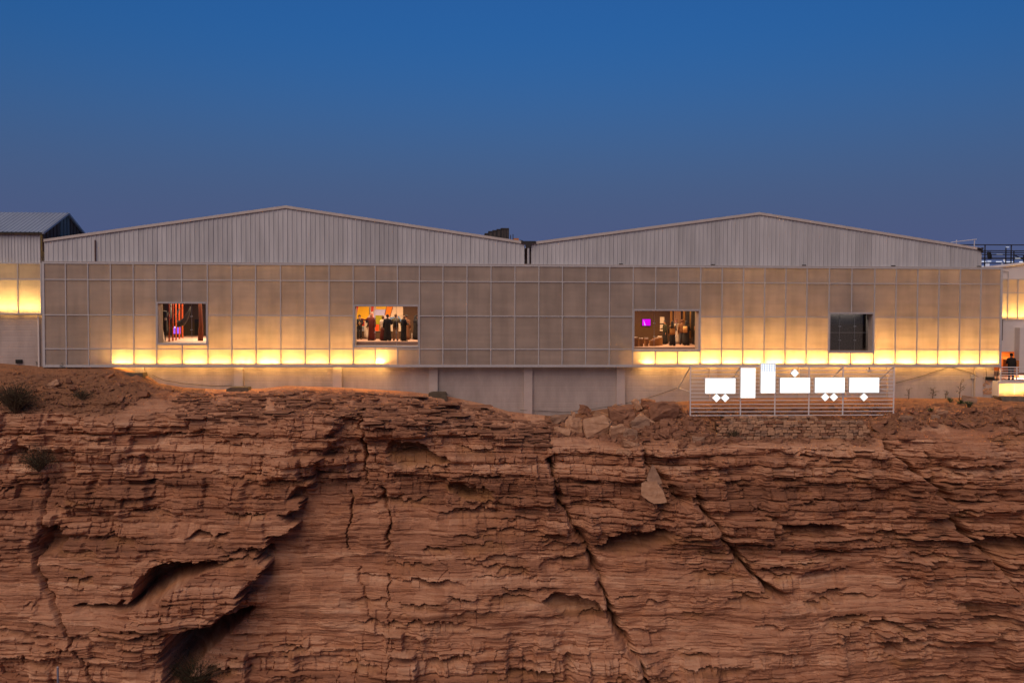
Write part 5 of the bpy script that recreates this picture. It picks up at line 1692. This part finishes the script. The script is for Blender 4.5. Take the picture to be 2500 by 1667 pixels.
def person(label, loc, face=0, H=1.74, arms=('down', 'down'), robe=None, top=None, legs=None, skirt=None, head='hair', head_col=BLACK, vest=None, bag=None, feet_dir=0, group=None, lanyard=False):
    k = H/1.75
    rot = Matrix.Rotation(face, 4, 'Z')
    L = Vector([float(c) for c in loc])
    bm = bmesh.new()
    lay = bm.verts.layers.skin.verify()
    V = {}

    def vert(name, p, r, root=False):
        v = bm.verts.new(Vector(p)*k)
        v[lay].radius = (r*k, r*k)
        v[lay].use_root = root
        V[name] = v
        return v

    def link(a, b):
        bm.edges.new((V[a], V[b]))
    vert('pelvis', (0, 0, 0.95), 0.135, True)
    for n_, p_, r_, a_ in (('spine', (0, 0.01, 1.12), .125, 'pelvis'), ('chest', (0, 0, 1.32), .145, 'spine'), ('neck', (0, 0.01, 1.47), .056, 'chest'), ('jaw', (0, -.015, 1.555), .066, 'neck'), ('face', (0, -.015, 1.64), .088, 'jaw'), ('crown', (0, 0, 1.70), .070, 'face'),
                           ('nose', (0, -.115, 1.625), .014, 'face')):
        vert(n_, p_, r_); link(a_, n_)
    pose = {}
    for s, nm, arm in ((-1, 'L', arms[0]), (1, 'R', arms[1])):
        vert('ear'+nm, (s*.085, 0, 1.635), .016); link('face', 'ear'+nm)
        vert('hip'+nm, (s*.09, 0, .90), .095); link('pelvis', 'hip'+nm)
        vert('knee'+nm, (s*.10, -.015, .50), .058); link('hip'+nm, 'knee'+nm)
        vert('ankle'+nm, (s*.11, .02, .09), .040); link('knee'+nm, 'ankle'+nm)
        vert('toe'+nm, (s*.13, -.15, .035), .030); link('ankle'+nm, 'toe'+nm)
        sh = Vector((s*.185, 0.01, 1.40))
        e, w = ARMS[arm]
        el = sh+Vector((s*e[0], e[1], e[2])); wr = sh+Vector((s*w[0], w[1], w[2]))
        pose[nm] = (sh, el, wr)
        vert('sh'+nm, sh, .062); link('chest', 'sh'+nm)
        vert('el'+nm, el, .043); link('sh'+nm, 'el'+nm)
        vert('wr'+nm, wr, .027); link('el'+nm, 'wr'+nm)
        d = (wr-el).normalized()
        side = d.cross(Vector((0, 1, 0)))
        side = side.normalized() if side.length > .1 else Vector((1, 0, 0))
        nrm = side.cross(d)
        palm = wr+d*.075
        vert('palm'+nm, palm, .030); link('wr'+nm, 'palm'+nm)
        for q_, (off, ln) in enumerate(((-.030, .070), (-.010, .082), (.010, .077), (.029, .060))):
            vert('f%d%s' % (q_, nm), palm+side*off+d*ln*.55+nrm*.006, .0085); link('palm'+nm, 'f%d%s' % (q_, nm))
            vert('g%d%s' % (q_, nm), palm+side*off*1.1+d*ln+nrm*.024, .0075); link('f%d%s' % (q_, nm), 'g%d%s' % (q_, nm))
        vert('t0'+nm, wr+d*.03-side*.042+nrm*.012, .011); link('wr'+nm, 't0'+nm)
        vert('t1'+nm, wr+d*.065-side*.058+nrm*.026, .009); link('t0'+nm, 't1'+nm)
    me = bpy.data.meshes.new('person_skeleton')
    bm.to_mesh(me); bm.free()
    tmp = bpy.data.objects.new('tmp', me)
    COL.objects.link(tmp)
    tmp.modifiers.new('skin', 'SKIN').use_smooth_shade = True
    sb = tmp.modifiers.new('sub', 'SUBSURF'); sb.levels = 1; sb.render_levels = 1
    dg = bpy.context.evaluated_depsgraph_get()
    body = bpy.data.meshes.new_from_object(tmp.evaluated_get(dg))
    bpy.data.objects.remove(tmp)
    bpy.data.meshes.remove(me)
    body.transform(rot)
    body.materials.clear(); body.materials.append(SKIN)
    body.name = 'person'
    o = bpy.data.objects.new('person', body)
    COL.objects.link(o)
    o.location = L
    tag(o, label, 'person', group)

    def part(name, mb, col):
        mb.v = [tuple(L + (rot @ (Vector(v)*k))) for v in mb.v]
        return obj(name, mb, fabric(col), o, smooth=True)

    def rings(spec, n=18, wav=0.0):
        out = []
        for (z, rx, ry, cy) in spec:
            out.append([(rx*math.cos(2*math.pi*i/n)*(1+wav*math.sin(5*2*math.pi*i/n)*(1.5-z)), cy+ry*math.sin(2*math.pi*i/n)*(1+wav*math.cos(4*2*math.pi*i/n)*(1.5-z)), z) for i in range(n)])
        return out
    slv = robe or top or BLACK
    if robe:
        part('robe', MB().loft(rings([(.04, .27, .21, .02), (.30, .25, .19, .02), (.60, .225, .175, .01), (.95, .205, .165, 0), (1.15, .20, .155, 0), (1.32, .235, .16, 0), (1.42, .225, .13, .01), (1.462, .165, .10, .01), (1.49, .085, .078, .01)], 18, .05)), robe)
    else:
        tl = top or BLACK
        part('jacket', MB().loft(rings([(.84, .195, .15, 0), (1.0, .185, .145, 0), (1.15, .185, .145, 0), (1.32, .225, .155, 0), (1.42, .215, .125, .01), (1.462, .16, .098, .01), (1.49, .08, .074, .01)], 16, .02)), tl)
        if skirt:
            part('skirt', MB().loft(rings([(.05, .25, .20, .02), (.4, .22, .175, .01), (.7, .20, .16, 0), (.98, .18, .145, 0)], 18, .06)), skirt)
        else:
            t_ = MB()
            for s in (-1, 1):
                t_.tube([(s*.085, 0, .98), (s*.09, 0, .88), (s*.10, -.01, .50), (s*.11, .02, .07)], [.10, .108, .078, .072], 10)
            part('trousers', t_, legs or BLACK)
    sl = MB()
    for nm in 'LR':
        sh, el, wr = pose[nm]
        sl.tube([sh+Vector((-.04*(-1 if nm == 'L' else 1), 0, .035)), sh+(el-sh)*.12+Vector((0, 0, .012)), sh+(el-sh)*.5, el, el+(wr-el)*.92], [.062, .082, .072, .060, .05 if not robe else .07], 10)
    part('sleeves', sl, slv)
    if vest:
        part('vest', MB().loft(rings([(.80, .215, .165, 0), (1.0, .21, .165, 0), (1.3, .235, .17, 0), (1.42, .222, .135, .01), (1.468, .165, .105, .01)], 16, .02)), vest)
    for s in (-1, 1):
        part('eye', MB().add(*hull([(s*.032+x*.011, -.098+y*.008, 1.645+z*.007) for x, y, z in ((1, 0, 0), (-1, 0, 0), (0, 1, 0), (0, -1, 0), (0, 0, 1), (0, 0, -1))])), BLACK)
        vs, fs = hull([(s*.12+x*.05, y, z) for x in (-1, 1) for y, z in ((.075, .0), (.075, .07), (-.10, .075), (-.20, .035), (-.215, 0))])
        part('shoe', MB().add(vs, fs), BLACK)
    if head == 'hair' or head == 'cap':
        part('hair', MB().loft(rings([(1.60, .086, .075, .03), (1.66, .100, .098, .015), (1.72, .092, .092, .01), (1.765, .055, .058, .01), (1.775, .01, .01, .01)], 14)), head_col)
    if head == 'scarf' or head == 'hijab':
        lo = 1.22 if head == 'scarf' else 1.28
        part('headscarf', MB().loft(rings([(lo, .20, .12, .075), (1.40, .165, .105, .065), (1.50, .115, .10, .045), (1.62, .108, .100, .03), (1.70, .104, .106, .012), (1.76, .07, .075, .012), (1.785, .01, .01, .012)], 16, .03)), head_col)
        if head == 'scarf':
            part('head_cord', MB().loft(rings([(1.715, .106, .110, .01), (1.74, .102, .106, .01)], 16)), BLACK)
    if head == 'hat':
        part('hat', MB().loft(rings([(1.70, .19, .19, .01), (1.712, .19, .19, .01), (1.715, .10, .105, .01), (1.80, .085, .09, .01)], 18)), head_col)
    if bag:
        part('bag', MB().add(*hull([(x*.15, .16+y, z) for x in (-1, 1) for y, z in ((0, .92), (.13, .94), (.15, 1.25), (0, 1.38), (.10, 1.36))])), bag)
    if lanyard:
        part('lanyard', MB().tube([(-.05, -.09, 1.45), (-.02, -.155, 1.3), (0, -.165, 1.12)], .008, 4).tube([(.05, -.09, 1.45), (.02, -.155, 1.3), (0, -.165, 1.12)], .008, 4).box(-.035, .035, -.175, -.165, 1.04, 1.12), (0.55, 0.40, 0.12))
    return o


GP = 'visitors in the mural window'
F2 = lambda u, v: P(x2(u), y2(v), z=zb3)
person('person in black suit with lanyard and folded arms before the yellow mural', F2(312, 1100), 0.15, 1.70, ('crossed', 'crossed'), top=BLACK, legs=BLACK, head='hair', lanyard=True, group=GP)
person('person in black top and pale robe skirt behind the maroon robed man', F2(490, 1085), -0.9, 1.72, ('reach', 'down'), top=BLACK, skirt=WHITE_C, head='hair', group=GP)
person('tall person in maroon robe and red white headscarf pointing left', F2(640, 1132), -0.5, 1.86, ('reach', 'down'), robe=MAROON, head='scarf', head_col=(0.55, 0.22, 0.17), group=GP)
person('person in pale blouse and maroon skirt with tied fair hair', F2(955, 1138), 2.6, 1.66, ('down', 'front'), top=WHITE_C, skirt=MAROON, head='hair', head_col=(0.16, 0.08, 0.03), group=GP)
person('person in long black robe with short dark hair, seen from behind', F2(1078, 1143), 3.0, 1.76, ('front', 'down'), robe=BLACK, head='hair', group=GP)
person('person in patterned jacket and khaki trousers carrying a backpack', F2(1300, 1138), 3.3, 1.80, ('up', 'front'), top=CAMO, legs=KHAKI, head='hair', head_col=(0.20, 0.12, 0.07), bag=(0.05, 0.04, 0.025), group=GP)
person('bald person in full black robe at the centre right of the mural window', F2(1520, 1148), 2.2, 1.74, ('front', 'down'), robe=BLACK, head='bald', group=GP)
person('person in wide black hat half hidden behind the bald robed person', F2(1590, 1118), 2.9, 1.70, ('down', 'down'), robe=BROWN, head='hat', group=GP)
person('person in black at the right edge of the mural window', F2(1850, 1112), 2.0, 1.70, ('front', 'down'), robe=BLACK, head='hijab', head_col=BLACK, group=GP)
GP = 'visitors in the right window'
F3 = lambda u, v: P(x3(u), y3(v), z=zc)
person('person in dark coat standing beside the white panels in profile', F3(1040, 1128), -1.4, 1.72, ('front', 'down'), top=(0.03, 0.028, 0.015), skirt=BLACK, head='hair', group=GP)
person('person in tan vest and black skirt with black headscarf, seen from behind', F3(1250, 1165), 2.7, 1.68, ('front', 'down'), top=BLACK, skirt=BLACK, vest=TAN, head='hijab', head_col=BLACK, group=GP)
person('person in white robe and red headscarf at the back of the right window', P(x3(1360), y3(1065), y=8.7)*np.array([1, 1, 0])+np.array([0, 0, zc]), 0.3, 1.78, ('up', 'front'), robe=(0.68, 0.58, 0.52), head='scarf', head_col=(0.50, 0.22, 0.18), group=GP)
person('person in brown shirt and grey jeans left of the woman in black', F3(1510, 1138), 2.9, 1.78, ('front', 'down'), top=BROWN, legs=NAVY, head='hair', head_col=(0.10, 0.04, 0.02), group=GP)
person('person in black veil and robe with pale shoulder bag', F3(1630, 1155), 2.5, 1.70, ('front', 'front'), robe=BLACK, head='hijab', head_col=BLACK, bag=(0.50, 0.28, 0.12), group=GP)
person('person in black skirt and orange top partly behind the right window jamb', F3(1868, 1140), 1.2, 1.62, ('front', 'front'), top=(0.42, 0.20, 0.10), skirt=BLACK, head='hijab', head_col=BROWN, group=GP)
pp = P(2470.5, 800, y=1.3)
person('person in dark hooded coat standing behind the terrace railing at the right edge', (pp[0], 1.3, TZ+0.005), 2.8, 1.80, ('down', 'front'), top=(0.022, 0.016, 0.012), legs=NAVY, head='hair', vest=(0.022, 0.016, 0.012))
